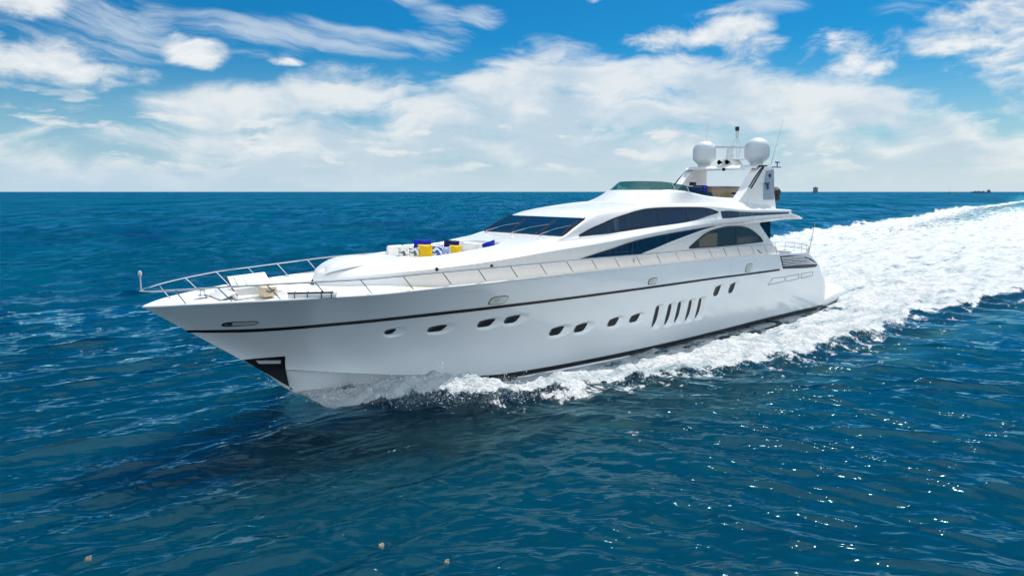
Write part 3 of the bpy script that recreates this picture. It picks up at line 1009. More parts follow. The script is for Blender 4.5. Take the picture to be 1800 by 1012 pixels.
def hull_ys(x, z):
    return hull_y(x, z) - scoop(np.atleast_1d(np.asarray(x, float)), np.atleast_1d(np.asarray(z, float)))


s_l = np.concatenate([np.linspace(0, .10, 70), np.linspace(.10, .955, 560)[1:], np.linspace(.955, 1, 40)[1:]])
w_l = np.linspace(0, 1, 110)
SS, WW = np.meshgrid(s_l, w_l, indexing='ij')
hx, hy, hz = hull_side(SS, WW)
hy = hy - scoop(hx, hz)
nS, nW = hx.shape
# below the chine: a vertical boot band, then the planing bottom down to the keel
band_h = 0.10 * sstep(8.6, 10.4, hx[:, 0]) + 0.015
bx = [hx[:, 0], hx[:, 0]]
by = [hy[:, 0] + .004, hy[:, 0] - .01]
bz = [hz[:, 0] - .004, hz[:, 0] - band_h]
for t in np.linspace(.12, 1, 10):
    bx.append(hx[:, 0] * (1 - t) + f_xk(s_l) * t)
    by.append(np.maximum((hy[:, 0] - .03) * (1 - t), 0.0))
    bz.append((hz[:, 0] - band_h) * (1 - t) + (f_zk(s_l) - 0.0) * t)
bx, by, bz = [np.stack(a, 1) for a in (bx, by, bz)]
hull = MB()
for sg in (-1, 1):
    hull.grid(np.stack([hx, sg * hy, hz], -1), 0)
    nb = len(bx)
    cut = int(np.searchsorted(hx[:, 0], 9.0))
    Bg = np.stack([bx, sg * by, bz], -1)
    hull.grid(Bg[:cut + 1], 0)
    hull.grid(Bg[cut:], 1)
# transom, bowed outwards, and the rounded top of the stern
NB = 13
tt = np.linspace(-1, 1, NB)
endx = np.concatenate([bx[-1, ::-1][:-1], hx[-1]])
endy = np.concatenate([by[-1, ::-1][:-1], hy[-1]])
endz = np.concatenate([bz[-1, ::-1][:-1], hz[-1]])
bul = np.interp(endz, [-1, 0, 1.4, 2.72], [0, .5, 1.6, 2.3])
TR = np.stack([endx[:, None] + bul[:, None] * (1 - tt[None] ** 2), endy[:, None] * tt[None], np.repeat(endz[:, None], NB, 1) - .10 * (1 - tt[None] ** 2) * (endz[:, None] > 2)], -1)
hull.grid(TR, 0)
hull_o = part(hull.build('hull', [M_HULL, M_ANTIFOUL], sharp=35), label=None)

# deck sheet with camber, with the open forward well cut out
WELL = (2.0, 3.3, -1.10, .62)
dx = np.concatenate([np.linspace(0.02, 5, 130), np.linspace(5, 30.8, 120)[1:]])
dt = np.concatenate([[-1, -.985, -.97, -.955], np.linspace(-.94, .94, 57), [.955, .97, .985, 1]])
DXg, DTg = np.meshgrid(dx, dt, indexing='ij')
e_ = np.clip((DXg / 30.8 - 0.955) / 0.045, 0, 1)
bdv = (f_bd(DXg) - .012) * (1 - 0.30 * (1 - np.sqrt(np.maximum(1 - e_ * e_, 0))))
DYg = np.maximum(bdv, .004) * DTg
DZg = f_zd(DXg) - .012 + .07 * np.clip(f_bd(DXg) / 3, 0, 1) * (1 - DTg ** 2) - .24 * sstep(5.6, 8.5, DXg) * sstep(29.5, 26.5, DXg) * sstep(.985, .955, np.abs(DTg))
dk = MB()
fs = []
mcol = len(dt)
for i in range(len(dx) - 1):
    for j in range(mcol - 1):
        cx_, cy_ = .5 * (dx[i] + dx[i + 1]), .25 * (DYg[i, j] + DYg[i + 1, j] + DYg[i, j + 1] + DYg[i + 1, j + 1])
        if WELL[0] < cx_ < WELL[1] and WELL[2] < cy_ < WELL[3]:
            continue
        fs.append((i * mcol + j, (i + 1) * mcol + j, (i + 1) * mcol + j + 1, i * mcol + j + 1))
dk.add(np.stack([DXg, DYg, DZg], -1).reshape(-1, 3), fs)
tx = TR[-1]
crown = [(30.8, tx[k][1], 2.708) for k in range(NB)]
dk.grid(np.array([crown, [(p[0] - .01, p[1], p[2] - .006) for p in tx]]))
deck_o = part(dk.build('deck', M_DECK, sharp=40))
# toe rail along the deck edge
tr = MB()
xs_r = np.concatenate([np.linspace(.0, 6, 60), np.linspace(6, 26.1, 90)[1:]])
for sg in (-1, 1):
    tr.tube([(x, sg * max(f_bd(x) - .012, .004), f_zd(x) + .012) for x in xs_r], .032, 8)
part(tr.build('toe_rail', M_WHITE), hull_o)
# pale side decks either hand
sdk = MB()
for sg in (-1, 1):
    xs_d = np.linspace(6.0, 26.8, 90)
    A = [(x, sg * (float(SF['hb'](x)) + .02), float(f_zd(x)) - .20 * sstep(5.6, 8.5, x) * sstep(29.5, 26.5, x) + .022) for x in xs_d]
    B = [(x, sg * (float(f_bd(x)) - .13), float(f_zd(x)) - .22 * sstep(5.6, 8.5, x) * sstep(29.5, 26.5, x) + .012) for x in xs_d]
    sdk.grid(np.array([A, B]))
part(sdk.build('side_deck', M_TEAK), deck_o)

# dark stripe round the topsides
sx_ = np.concatenate([np.linspace(1.0, 4, 60), np.linspace(4, 26.4, 160)[1:]])
zt_ = pchip([1.0, 2.6, 4.9, 7.9, 12.4, 18.6, 26.5], [2.345, 2.30, 2.365, 2.445, 2.475, 2.47, 2.40])
zb_ = pchip([1.0, 2.6, 4.9, 7.9, 12.4, 18.6, 26.5], [2.27, 2.195, 2.26, 2.335, 2.385, 2.385, 2.31])


def strip_on(fy, xs, ft, fb, off, nz=4, thick=.03):
    rows = []
    for k, t in enumerate(np.linspace(0, 1, nz + 1)):
        z = fb(xs) * (1 - t) + ft(xs) * t
        rows.append(np.stack([xs, fy(xs, z) + off, z], -1))
    lo, hi = rows[0].copy(), rows[-1].copy()
    lo[:, 1] -= thick
    hi[:, 1] -= thick
    return np.stack([lo] + rows + [hi], 0)


stp = MB()
for sg in (-1, 1):
    G = strip_on(hull_y, sx_, zt_, zb_, .014)
    G[..., 1] *= sg
    stp.grid(G)
part(stp.build('hull_stripe', M_BLACK), hull_o)
# white spray rail below the boot band
xs_s = np.linspace(10.8, 16.2, 40)
for sg in (-1, 1):
    sp = MB()
    sp.tube([(x, sg * (float(f_bc(x)) + .01), float(f_zc(x)) - .20) for x in xs_s], [.005 + .045 * math.sin(math.pi * t) ** .4 for t in np.linspace(.01, .99, 40)], 8)
    part(sp.build('spray_rail', M_HULL), hull_o)


def plate(poly, fy, sg, off, thick=.03, mb=None, mi=0, rings=5):
    """a slab that follows a side: (x, z) outline filled towards its centre"""
    mb = mb or MB()
    poly = np.asarray(poly, float)
    n = len(poly)
    c = poly.mean(0)
    R = [poly + (c - poly) * t for t in np.linspace(0, 1, rings + 1)]
    rows = [np.stack([R[0][:, 0], sg * (fy(R[0][:, 0], R[0][:, 1]) + off - thick), R[0][:, 1]], -1)]
    for r in R:
        rows.append(np.stack([r[:, 0], sg * (fy(r[:, 0], r[:, 1]) + off), r[:, 1]], -1))
    mb.grid(np.array(rows), mi, wrap=True)
    return mb


def lozenge(cx, cz, rx, rz, lean=0.0, n=32, pw=.50, flat_top=False):
    out = []
    for k in range(n):
        a = 2 * math.pi * k / n
        u = math.copysign(abs(math.cos(a)) ** pw, math.cos(a))
        v = math.copysign(abs(math.sin(a)) ** pw, math.sin(a))
        if flat_top:
            v = min(v, .25)
        out.append((cx + rx * u + lean * v, cz + rz * v))
    return out


def port_shape(cx, cz, rx, rz, half):
    q = [(-.98, .72), (-.5, .92), (1.0, 1.0), (.98, .55), (.62, -.78), (.2, -1.0), (-.75, -1.0), (-1.0, -.5)]
    if half:
        q = [(-1, .9), (1, 1), (.9, .1), (.45, -.85), (-.3, -1), (-.85, -.3)]
    A = np.array(q, float)
    for _ in range(2):
        B = np.roll(A, -1, 0)
        A = np.stack([.78 * A + .22 * B, .22 * A + .78 * B], 1).reshape(-1, 2)
    return [(cx + rx * u, cz + rz * v) for u, v in A]


for sg in (-1, 1):
    for i, (px, pz, rx, rz, ln) in enumerate(PORTS):
        f = part(plate(port_shape(px, pz, rx + .02, rz + .01, i == 0), hull_ys, sg, .010).build('porthole', M_BLACK), hull_o)
    for (px, zt, zb) in VENTS:
        zm, hz_ = .5 * (zt + zb), .5 * (zt - zb)
        poly = []
        for k in range(36):
            a = 2 * math.pi * k / 36
            v = math.sin(a)
            poly.append((px + .05 + .125 * math.copysign(abs(math.cos(a)) ** .7, math.cos(a)) * (1.0 if v > -.3 else max(.25, 1 + (v + .3) * 1.0)) + .02 * v - .05 * max(-v - .5, 0), zm + hz_ * math.copysign(abs(v) ** .8, v)))
        part(plate(poly, hull_ys, sg, .012).build('engine_vent', M_BLACK), hull_o)
    for (px, pz, rx, rz) in [(9.30, 2.65, .30, .115), (16.59, 2.66, .22, .105), (23.47, 2.67, .25, .17)]:
        f = plate(lozenge(px, pz, rx, rz, .03, pw=.55), hull_y, sg, .035, .06).build('fairlead', M_FAIR)
        part(f, hull_o)
        part(plate(lozenge(px, pz, rx + .035, rz + .022, .03, pw=.55), hull_y, sg, .012, .03).build('fairlead_rim', M_SEAM), hull_o)
        part(plate(lozenge(px - rx * .30, pz + .01, rx * .34, rz * .58, .02), hull_y, sg, .039, .02).build('fairlead_throat', M_GREY), hull_o)
    part(plate(lozenge(2.12, 2.49, .40, .075, .02, pw=.5), hull_y, sg, .018).build('bow_light_frame', M_BLACK), hull_o)
    part(plate(lozenge(2.20, 2.49, .30, .055, .02, pw=.5), hull_y, sg, .024).build('bow_light', M_GREY), hull_o)
    part(plate(lozenge(1.86, 2.49, .085, .05, .0), hull_y, sg, .027).build('bow_lamp', M_CHROME), hull_o)
    # anchor pocket plate and anchor
    zz = np.linspace(0, 1, 10)
    pl = MB()
    rows = []
    for t in zz:
        z = 1.30 - t * 1.06
        x1 = 3.50 + .16 * t
        x0 = float(np.interp(z, [.2, .87, 1.13, 1.30, 2.31], [3.80, 2.97, 2.64, 2.42, 1.02])) + .0
        xx = np.linspace(x0, x1, 12)
        rows.append(np.stack([xx, sg * (hull_y(xx, np.full(12, z)) + .016), np.full(12, z)], -1))
    pl.grid(np.array(rows))
    part(pl.build('anchor_plate', M_BLACK), hull_o)
    part(plate([(2.76, 1.235), (3.40, 1.175), (3.41, 1.07), (2.84, 1.13)], hull_y, sg, .045, .05).build('anchor', M_GREY), hull_o)
    # louvred air intake in the quarter
    lv = [(26.22, 3.02), (27.2, 2.985), (28.2, 2.90), (29.1, 2.80), (29.8, 2.66), (30.35, 2.50), (30.72, 2.34), (30.78, 2.22), (30.6, 2.165), (29.5, 2.20), (28.2, 2.28), (26.75, 2.37), (26.5, 2.68)]
    lo = part(plate(lv, hull_y, sg, .012, rings=7).build('louvre_panel', M_BLACK), hull_o)
    for k in range(6):
        t0 = (k + .5) / 6
        xs_l = np.linspace(26.36 + .38 * t0, np.interp(t0, [0, .25, .5, .75, 1], [28.7, 29.6, 30.15, 30.45, 30.6]), 24)
        ztop = np.interp(xs_l, [26.2, 28.2, 29.1, 30.0, 30.6], [2.98, 2.88, 2.79, 2.62, 2.42])
        zbot = np.interp(xs_l, [26.2, 28.2, 29.5, 30.6], [2.50, 2.44, 2.38, 2.33])
        zc_ = ztop - (ztop - zbot) * t0
        sl = MB()
        sl.tube([(x, sg * (float(hull_y(x, z)[0]) + .02), z) for x, z in zip(xs_l, zc_)], .021, 6)
        part(sl.build('louvre_slat', M_WHITE), hull_o)
    for poly in ([(25.84, 1.99), (27.06, 1.965), (27.12, 1.74), (25.5, 1.70)], [(27.2, 1.95), (28.6, 1.97), (28.66, 1.72), (27.3, 1.71)], [(28.9, 1.96), (30.3, 1.93), (30.3, 1.76), (28.95, 1.72)]):
        hs_ = MB()
        pp = poly + [poly[0]]
        path = []
        for a, b in zip(pp[:-1], pp[1:]):
            for t in np.linspace(0, 1, 9)[:-1]:
                path.append((a[0] + (b[0] - a[0]) * t, a[1] + (b[1] - a[1]) * t))
        path.append(path[0])
        hs_.tube([(x, sg * (float(hull_y(x, z)[0]) + .002), z) for x, z in path], .012, 6)
        part(hs_.build('hatch_seam', M_SEAM), hull_o)
    # raised end of the upper strake
    bl = MB()
    xs_b = np.linspace(22, 26.5, 40)
    bl.grid(strip_on(hull_y, xs_b, lambda x: f_zd(x) + .015, lambda x: np.full_like(x, 2.43) - .0 * x, .010) * np.array([1, sg, 1]))
    part(bl.build('upper_strake', M_HULL), hull_o)

# swimming platform and the sponson ends under it
spf = MB()
secs = []
for t in np.linspace(0, 1, 16):
    x = 31.6 + 4.6 * t
    hw = 2.86 - .30 * t ** 2.5 - .45 * max(t - .8, 0) / .2 * max(t - .8, 0) / .2
    ztop = .32 + .40 * math.sin(min(t * 1.35, 1) * math.pi / 2) - .12 * max(t - .75, 0) / .25
    zb = -.40 + .30 * t + .15 * max(t - .8, 0) / .2
    ring = []
    for k in range(32):
        a = 2 * math.pi * k / 32
        u = math.copysign(abs(math.cos(a)) ** .35, math.cos(a))
        v = math.copysign(abs(math.sin(a)) ** .7, math.sin(a))
        ring.append((x + .8 * (1 - u * u) * t, hw * u, .5 * (ztop + zb) + .5 * (ztop - zb) * v))
    secs.append(ring)
spf.grid(np.array(secs), wrap=True)
spf.add(secs[-1], [tuple(range(32))])
part(spf.build('swim_platform', M_WHITE))

# ---- superstructure shell
xs_h = np.concatenate([np.linspace(4.6, 6.5, 50), np.linspace(6.5, 12.5, 110)[1:], np.linspace(12.5, 16.5, 90)[1:], np.linspace(16.5, 28.1, 190)[1:]])
PS = ss_sections(xs_h)
nX, nR = PS.shape[:2]
XS = np.repeat(xs_h[:, None], nR, 1)
g_z1 = SF['z1'](xs_h)[:, None]
wall = (PS[..., 1] < g_z1 - .015) & (np.arange(nR)[None] < 14)
xend = np.interp(PS[..., 1], [2.98, 3.49, 4.12, 4.54, 4.60, 4.66], [27.5, 26.8, 25.95, 25.4, 25.5, 28.1])
fx = np.where(XS > 20, 20 + (XS - 20) * (xend - 20) / 8.1, XS)
wgt = np.clip((g_z1 - .015 - PS[..., 1]) / .03, 0, 1) * (np.arange(nR)[None] < 14)
XS = XS * (1 - wgt) + fx * wgt
LOUNGE = (7.15, 11.35, 1.38)
sh = MB()
for sg in (-1, 1):
    Pg = np.stack([XS, sg * PS[..., 0], PS[..., 1]], -1)
    b = len(sh.v)
    fs = []
    for i in range(nX - 1):
        for j in range(nR - 1):
            c = .25 * (Pg[i, j] + Pg[i + 1, j] + Pg[i, j + 1] + Pg[i + 1, j + 1])
            if LOUNGE[0] < c[0] < LOUNGE[1] and abs(c[1]) < LOUNGE[2] * math.sqrt(max(0, 1 - (abs(c[0] - 9.25) / 2.1) ** 6)) and c[2] > 3.85:
                continue
            q4 = (i * nR + j, i * nR + j + 1, (i + 1) * nR + j + 1, (i + 1) * nR + j)
            fs.append(q4)
    sh.add(Pg.reshape(-1, 3), fs)
# join along the centre line, close the aft end
for i in range(nX - 1):
    a, b2 = i * nR + nR - 1, (i + 1) * nR + nR - 1
    c = XS[i, -1]
    if not (LOUNGE[0] < c < LOUNGE[1]):
        sh.f.append((a, b2, b2 + nX * nR, a + nX * nR))
        sh.mi.append(0)
for j in range(nR - 1):
    a = (nX - 1) * nR + j
    sh.f.append((a, a + 1, a + 1 + nX * nR, a + nX * nR))
    sh.mi.append(0)
shell = part(sh.build('superstructure', M_WHITE, sharp=32))

# windows follow the shell
def glaze(xs, ft, fb, off, nz=10, fy=ss_y):
    rows = []
    for t in np.linspace(0, 1, nz + 1):
        z = fb(xs) * (1 - t) + ft(xs) * t
        rows.append(np.stack([xs, fy(xs, z) + off, z], -1))
    return np.array(rows)


uw_t = pchip([13.72, 14.41, 15.04, 15.68, 16.34, 17.02, 17.72, 18.8, 19.9, 20.95, 21.46, 21.97], [4.46, 4.68, 4.84, 5.01, 5.14, 5.26, 5.33, 5.355, 5.35, 5.33, 5.28, 5.13])
uw_b = pchip([13.72, 14.88, 16.17, 17.49, 19.64, 20.55, 21.12, 21.97], [4.44, 4.47, 4.535, 4.625, 4.755, 4.865, 4.97, 5.12])
lw_t = pchip([13.5, 14.34, 15.16, 15.89, 16.55, 17.58, 18.67, 20.2, 21.74], [3.64, 3.79, 3.92, 4.06, 4.16, 4.265, 4.35, 4.45, 4.535])
lw_b = pchip([13.5, 14.33, 15.42, 16.63, 17.6, 18.68, 20.01, 21.03, 21.74], [3.63, 3.61, 3.61, 3.62, 3.79, 4.03, 4.28, 4.45, 4.53])
aw_t = pchip([19.88, 20.43, 21.04, 21.68, 22.34, 23.01, 23.57, 24.21, 24.71, 25.22, 25.6, 25.76], [3.71, 3.97, 4.23, 4.37, 4.445, 4.47, 4.46, 4.385, 4.26, 4.04, 3.84, 3.70])
aw_b = pchip([19.88, 22.8, 25.76], [3.69, 3.66, 3.68])
for sg in (-1, 1):
    for (nm, ft, fb, x0, x1, mt, fr) in (('upper_side_window', uw_t, uw_b, 13.72, 21.97, M_GLASS, .03), ('lower_side_window', lw_t, lw_b, 13.5, 21.74, M_GLASS, .02), ('saloon_window', aw_t, aw_b, 19.88, 25.76, M_GLASSA, .035)):
        xs = np.linspace(x0, x1, 120)
        gm = MB()
        gm.grid(glaze(xs, ft, fb, .020) * np.array([1, sg, 1]))
        w_o = part(gm.build(nm, mt), shell)
        path_t = [(x, sg * (float(ss_y(x, z)[0]) + .014), z) for x, z in zip(xs, ft(xs))]
        path_b = [(x, sg * (float(ss_y(x, z)[0]) + .014), z) for x, z in zip(xs, fb(xs))]
        fm = MB()
        fm.tube(path_t, fr, 6)
        fm.tube(path_b, fr * .7, 6)
        part(fm.build('window_frame', M_BLACK), shell)
    for xm in (18.2, 20.0):
        mm = MB()
        zs_ = np.linspace(float(uw_b(xm)), float(uw_t(xm)), 8)
        mm.tube([(xm, sg * (float(ss_y(xm, z)[0]) + .018), z) for z in zs_], .013, 6)
        part(mm.build('window_mullion', M_BLACK), shell)
    mm = MB()
    zs_ = np.linspace(3.68, 4.45, 8)
    mm.tube([(23.35, sg * (float(ss_y(23.35, z)[0]) + .018), z) for z in zs_], .016, 6)
    part(mm.build('window_mullion', M_BLACK), shell)
    # dark band of the flybridge overhang
    xs = np.linspace(22.15, 27.8, 70)
    bt = pchip([22.15, 22.6, 23.6, 25, 27.8], [5.17, 5.18, 5.12, 5.07, 5.03])
    bb = pchip([22.15, 22.6, 23.6, 25, 27.8], [4.87, 4.865, 4.90, 4.93, 4.955])
    gm = MB()
    gm.grid(glaze(xs, bt, bb, .012, 6) * np.array([1, sg, 1]))
    part(gm.build('overhang_band', M_GLASS), shell)
    # white brace that sweeps up under the lower window
    xs = np.linspace(16.35, 22.2, 70)
    bz_c = pchip([16.35, 16.7, 17.6, 18.69, 20.0, 21.0, 22.2], [3.45, 3.58, 3.765, 4.0, 4.245, 4.41, 4.55])
    br = MB()
    br.grid(strip_on(ss_y, xs, lambda x: bz_c(x) + .035, lambda x: bz_c(x) - .06 - .05 * (x < 17), .05, 4, .07) * np.array([1, sg, 1]))
    part(br.build('window_brace', M_WHITE), shell)
    # glass wing at the after corner of the saloon
    wg = MB()
    wg.prism([(25.75, 4.60), (26.75, 4.60), (26.82, 3.75), (26.45, 3.95), (26.0, 4.2)], sg * 2.52, sg * 2.56)
    part(wg.build('side_screen', M_GLASSW), shell)
    for (bx_, bz__) in ((7.68, 3.66), (9.61, 3.64)):
        dm = MB()
        yb = float(ss_y(bx_, bz__)[0])
        dm.lathe((0, 0, 0), [(0, .03), (.03, .028), (.055, .015), (.062, 0), (.062, -.03)], 16)
        dm.v = [(bx_ + v[0], sg * (yb + v[2]), bz__ + v[1]) for v in dm.v]
        part(dm.build('deck_light', M_BLACK), shell)

# windscreen: a raked sheet on the sloping front, three panes
ws = MB()
rows = []
for t in np.linspace(.04, .97, 14):
    x = 12.9 + 1.42 * t
    yy = float(SF['y6'](x)) - .10
    z = float(ss_sections([x])[0, -1, 1]) + .02
    rows.append([(x - .02, yy * u, z + .012 - .0 * u) for u in np.linspace(-1, 1, 24)])
ws.grid(np.array(rows))
wso = part(ws.build('windscreen', M_GLASSW), shell)
for u in (-1, -.36, .36, 1):
    mu = MB()
    p = []
    for t in np.linspace(.05, .96, 10):
        x = 12.9 + 1.42 * t
        p.append((x - .02, (float(SF['y6'](x)) - .10) * u, float(ss_sections([x])[0, -1, 1]) + .030))
    mu.tube(p, .022 if abs(u) < 1 else .03, 6)
    part(mu.build('windscreen_mullion', M_BLACK), shell)
for (y0, y1) in ((1.75, .75), (.2, -.9), (-1.35, -2.05)):
    wp = MB()
    x0, x1 = 12.72, 13.55
    z0 = float(ss_sections([x0])[0, -1, 1]) + .05
    z1 = float(ss_sections([x1])[0, -1, 1]) + .09
    wp.tube([(x0, y0, z0 - .06), (x0, y0, z0 + .05)], .035, 8)
    wp.tube([(x0, y0, z0 + .04), (.5 * (x0 + x1), .5 * (y0 + y1), .5 * (z0 + z1) + .06), (x1, y1, z1)], .008, 6)
    part(wp.build('wiper_arm', M_STEEL), shell)
    wb = MB()
    wb.tube([(x1 - .50, y1 - .10, z1 - .25), (x1 + .45, y1 + .12, z1 + .17)], .009, 6)
    part(wb.build('wiper_blade', M_RUBBER), shell)

# fairing over the forward skylight on the nose
fa = MB()
rows = []
for t in np.linspace(0, 1, 30):
    x = 4.80 + 1.75 * t
    h = .15 * math.sin(math.pi * min(t / 1.25, 1) ** .62) * (1 if t < .97 else .6)
    hw = .95 * math.sin(math.pi * (.10 + .55 * t)) ** .8
    zb = float(ss_sections([x])[0, -1, 1]) - .08
    rows.append([(x + .12 * (1 - u * u), hw * u, zb + (h + .08) * max(1 - abs(u) ** 2.6, 0) ** .6) for u in np.linspace(-1, 1, 25)])
fa.grid(np.array(rows))
last = rows[-1]
fa.add(last + [(last[0][0], p[1], last[0][2] - .1) for p in last], [(k, k + 1, 25 + k + 1, 25 + k) for k in range(24)])
part(fa.build('skylight_fairing', M_WHITE), shell)

# sunken lounge: rim, tub, ring of seats
def rim_path(off=0.0, n=96):
    out = []
    for k in range(n):
        a = 2 * math.pi * k / n
        u = math.copysign(abs(math.cos(a)) ** .45, math.cos(a))
        v = math.copysign(abs(math.sin(a)) ** .45, math.sin(a))
        out.append((9.25 + (2.08 - off) * u, (1.36 - off) * v))
    return out


def top_z(x, y):
    P_ = ss_sections([x])[0]
    return float(np.interp(-abs(y), -P_[::1, 0], P_[::1, 1]))


tub = MB()
r0 = [(x, y, top_z(x, y) - .015) for x, y in rim_path(-.10)]
r1 = [(x, y, top_z(x, y) + .012) for x, y in rim_path(-.03)]
r2 = [(x, y, top_z(x, y) + .012) for x, y in rim_path(.06)]
r3 = [(x, y, top_z(x, y) - .02) for x, y in rim_path(.10)]
r4 = [(x, y, 3.45) for x, y in rim_path(.12)]
r5 = [(9.25, 0, 3.45)] * 96
tub.grid(np.array([r0, r1, r2, r3, r4, r5]), wrap=True)
lounge = part(tub.build('lounge_well', M_WHITE, sharp=50))
st = MB()
a0 = [(x, y, 3.78) for x, y in rim_path(.13)]
a1 = [(x, y, 3.82) for x, y in rim_path(.62)]
a2 = [(x, y, 3.80) for x, y in rim_path(.70)]
a3 = [(x, y, 3.46) for x, y in rim_path(.72)]
st.grid(np.array([a0, a1, a2, a3]), wrap=True)
part(st.build('lounge_seat', M_SEAT), lounge)
for k in range(7):                                            # back cushions along the far and after sides
    a, b = ((7.9 + k * .62, 1.20), (7.9 + (k + 1) * .62, 1.20)) if k < 5 else ((10.98, .95 - (k - 5) * .9), (11.02, .1 - (k - 5) * .9))
    bc = MB()
    cx_, cy_ = .5 * (a[0] + b[0]), .5 * (a[1] + b[1])
    L = math.hypot(b[0] - a[0], b[1] - a[1]) - .02
    bc.box((cx_, cy_, 3.97), (L, .20, .40), .06, (0.12 if k < 5 else 0, 0, 0 if k < 5 else math.pi / 2))
    part(bc.build('back_cushion', M_SEAT), lounge)

# flybridge coaming with its wind deflector
top_c = [(27.2, -1.95, 5.50), (26.0, -2.0, 5.60), (24.64, -2.02, 5.69), (23.4, -2.03, 5.73), (22.26, -2.03, 5.80), (21.2, -2.02, 5.93), (20.5, -1.98, 6.02), (19.95, -1.78, 6.05), (19.4, -1.30, 6.055), (19.05, -.7, 6.06), (18.95, 0, 6.06)]
bot_c = [(27.6, -2.62, 5.13), (26.0, -2.62, 5.16), (24.64, -2.62, 5.20), (23.4, -2.55, 5.26), (22.26, -2.40, 5.36), (21.0, -2.27, 5.42), (20.0, -2.16, 5.45), (19.0, -2.02, 5.48), (18.1, -1.55, 5.54), (17.4, -.75, 5.58), (17.25, 0, 5.59)]


def dense(pts, n=90):
    full = pts + [(p[0], -p[1], p[2]) for p in pts[::-1][1:]]
    A = np.array(full)
    t = np.arange(len(A))
    q = np.linspace(0, len(A) - 1, n)
    B = np.stack([pchip(t, A[:, k])(q) for k in range(3)], -1)
    return B


TC, BC = dense(top_c), dense(bot_c)
NR_ = np.stack([np.gradient(TC[:, 1]), -np.gradient(TC[:, 0])], -1)
NR_ /= np.linalg.norm(NR_, axis=1)[:, None] + 1e-9
cen = np.array([22.5, 0.0])
sgn = np.sign(((TC[:, :2] - cen) * NR_).sum(1))
NR_ *= sgn[:, None]
fc = MB()
rows = []
for t in np.linspace(0, 1, 8):
    b = BC * (1 - t) + TC * t
    b[:, 2] += -.05 * math.sin(math.pi * t) - .02 * (1 - t)
    rows.append(b)
r = TC.copy()
r[:, :2] -= NR_ * .04
r[:, 2] += .02
rows.append(r)
r = TC.copy()
r[:, :2] -= NR_ * .12
rows.append(r)
r = r.copy()
r[:, 2] = 5.2
rows.append(r)
fc.grid(np.array(rows))
coam = part(fc.build('flybridge_coaming', M_WHITE, sharp=45))
# tinted deflector
md, nd_, bsd = material('deflector_glass')
tr_ = nd_.new('ShaderNodeBsdfTransparent')
tr_.inputs[0].default_value = (.26, .44, .43, 1)
gl_ = nd_.new('ShaderNodeBsdfGlossy')
gl_.inputs['Roughness'].default_value = 0.03
gl_.inputs[0].default_value = (.75, .95, .92, 1)
fr_ = nd_.new('ShaderNodeFresnel')
fr_.inputs[0].default_value = 1.45
mx_ = nd_.new('ShaderNodeMixShader')
nd_.l.new(fr_.outputs[0], mx_.inputs[0])
nd_.l.new(tr_.outputs[0], mx_.inputs[1])
nd_.l.new(gl_.outputs[0], mx_.inputs[2])
nd_.l.new(mx_.outputs[0], md.node_tree.nodes['Material Output'].inputs[0])
i0 = int(90 * .10)
GT = TC.copy()
hgt = np.interp(TC[:, 0], [18.9, 19.6, 20.3, 21.2, 22.3, 24.7, 27], [.40, .38, .31, .26, .22, .12, .06])
lean = np.interp(TC[:, 0], [18.9, 20.2, 21, 24.7], [.55, .30, .12, .05])
GT[:, :2] -= NR_ * (lean + .06)[:, None]
GT[:, 2] += hgt
GB = TC.copy()
GB[:, :2] -= NR_ * .06
GB[:, 2] += .005
sel = slice(16, 74)
gd = MB()
gd.grid(np.array([GB[sel], GT[sel]]))
gd.grid(np.array([GB[sel] - np.c_[NR_[sel] * .012, np.zeros(58)], GT[sel] - np.c_[NR_[sel] * .012, np.zeros(58)]]))
gd.grid(np.array([GT[sel], GT[sel] - np.c_[NR_[sel] * .012, np.zeros(58)]]))
part(gd.build('wind_deflector', md), coam)
for k in (24, 30, 59, 65):
    pm = MB()
    pm.tube([GB[k], GT[k]], .016, 6)
    part(pm.build('deflector_post', M_STEEL), coam)

# flybridge furniture (tops only show above the coaming)
fb = MB()
fb.box((27.15, .35, 5.78), (2.5, .55, .92), .05)
part(fb.build('flybridge_bar', M_WOOD))
fb = MB()
fb.box((27.15, .35, 6.265), (2.7, .72, .05), .02)
part(fb.build('bar_top', M_GREY))
for (x, y, mt) in ((24.75, .35, M_FNAVY), (25.35, .55, M_FBLUE)):
    hb_ = MB()
    hb_.box((x, y, 5.95), (.5, .62, .62), .09)
    hb_.box((x + .22, y, 6.12), (.16, .60, .40), .06, (0, .18, 0))
    part(hb_.build('helm_seat', mt))
for k in range(2):
    ob = MB()
    ob.lathe((27.3 + .55 * k, -.30, 5.62), [(0, .36), (.19, .36), (.23, .33), (.22, .27), (.05, .25), (.035, -.2), (0, -.2)], 16)
    part(ob.build('bar_stool', M_FNAVY))
cn = MB()
cn.box((20.6, .55, 5.95), (.7, 1.3, .42), .10, (0, -.25, 0))
part(cn.build('helm_console', M_GREY))

# sloping after lip of the flybridge deck
lp = MB()
rows = []
for t in np.linspace(0, 1, 14):
    x = 27.2 + 4.1 * t
    hw = 2.7 * (1 - .30 * t ** 2) * (1 if t < .98 else .96)
    zt = 5.14 - .53 * t
    zb = 4.68 - .10 * t
    rows.append([(x, -hw, zb), (x + .05, -hw - .015, .5 * (zb + zt)), (x, -hw, zt), (x, -hw * .6, zt + .04), (x + .2 * t, 0, zt + .05), (x, hw * .6, zt + .04), (x, hw, zt), (x + .05, hw + .015, .5 * (zb + zt)), (x, hw, zb), (x, 0, zb - .02)])
lp.grid(np.array(rows), wrap=True)
lp.add(rows[-1], [tuple(range(10))])
part(lp.build('flybridge_overhang', M_CREAM, sharp=30))

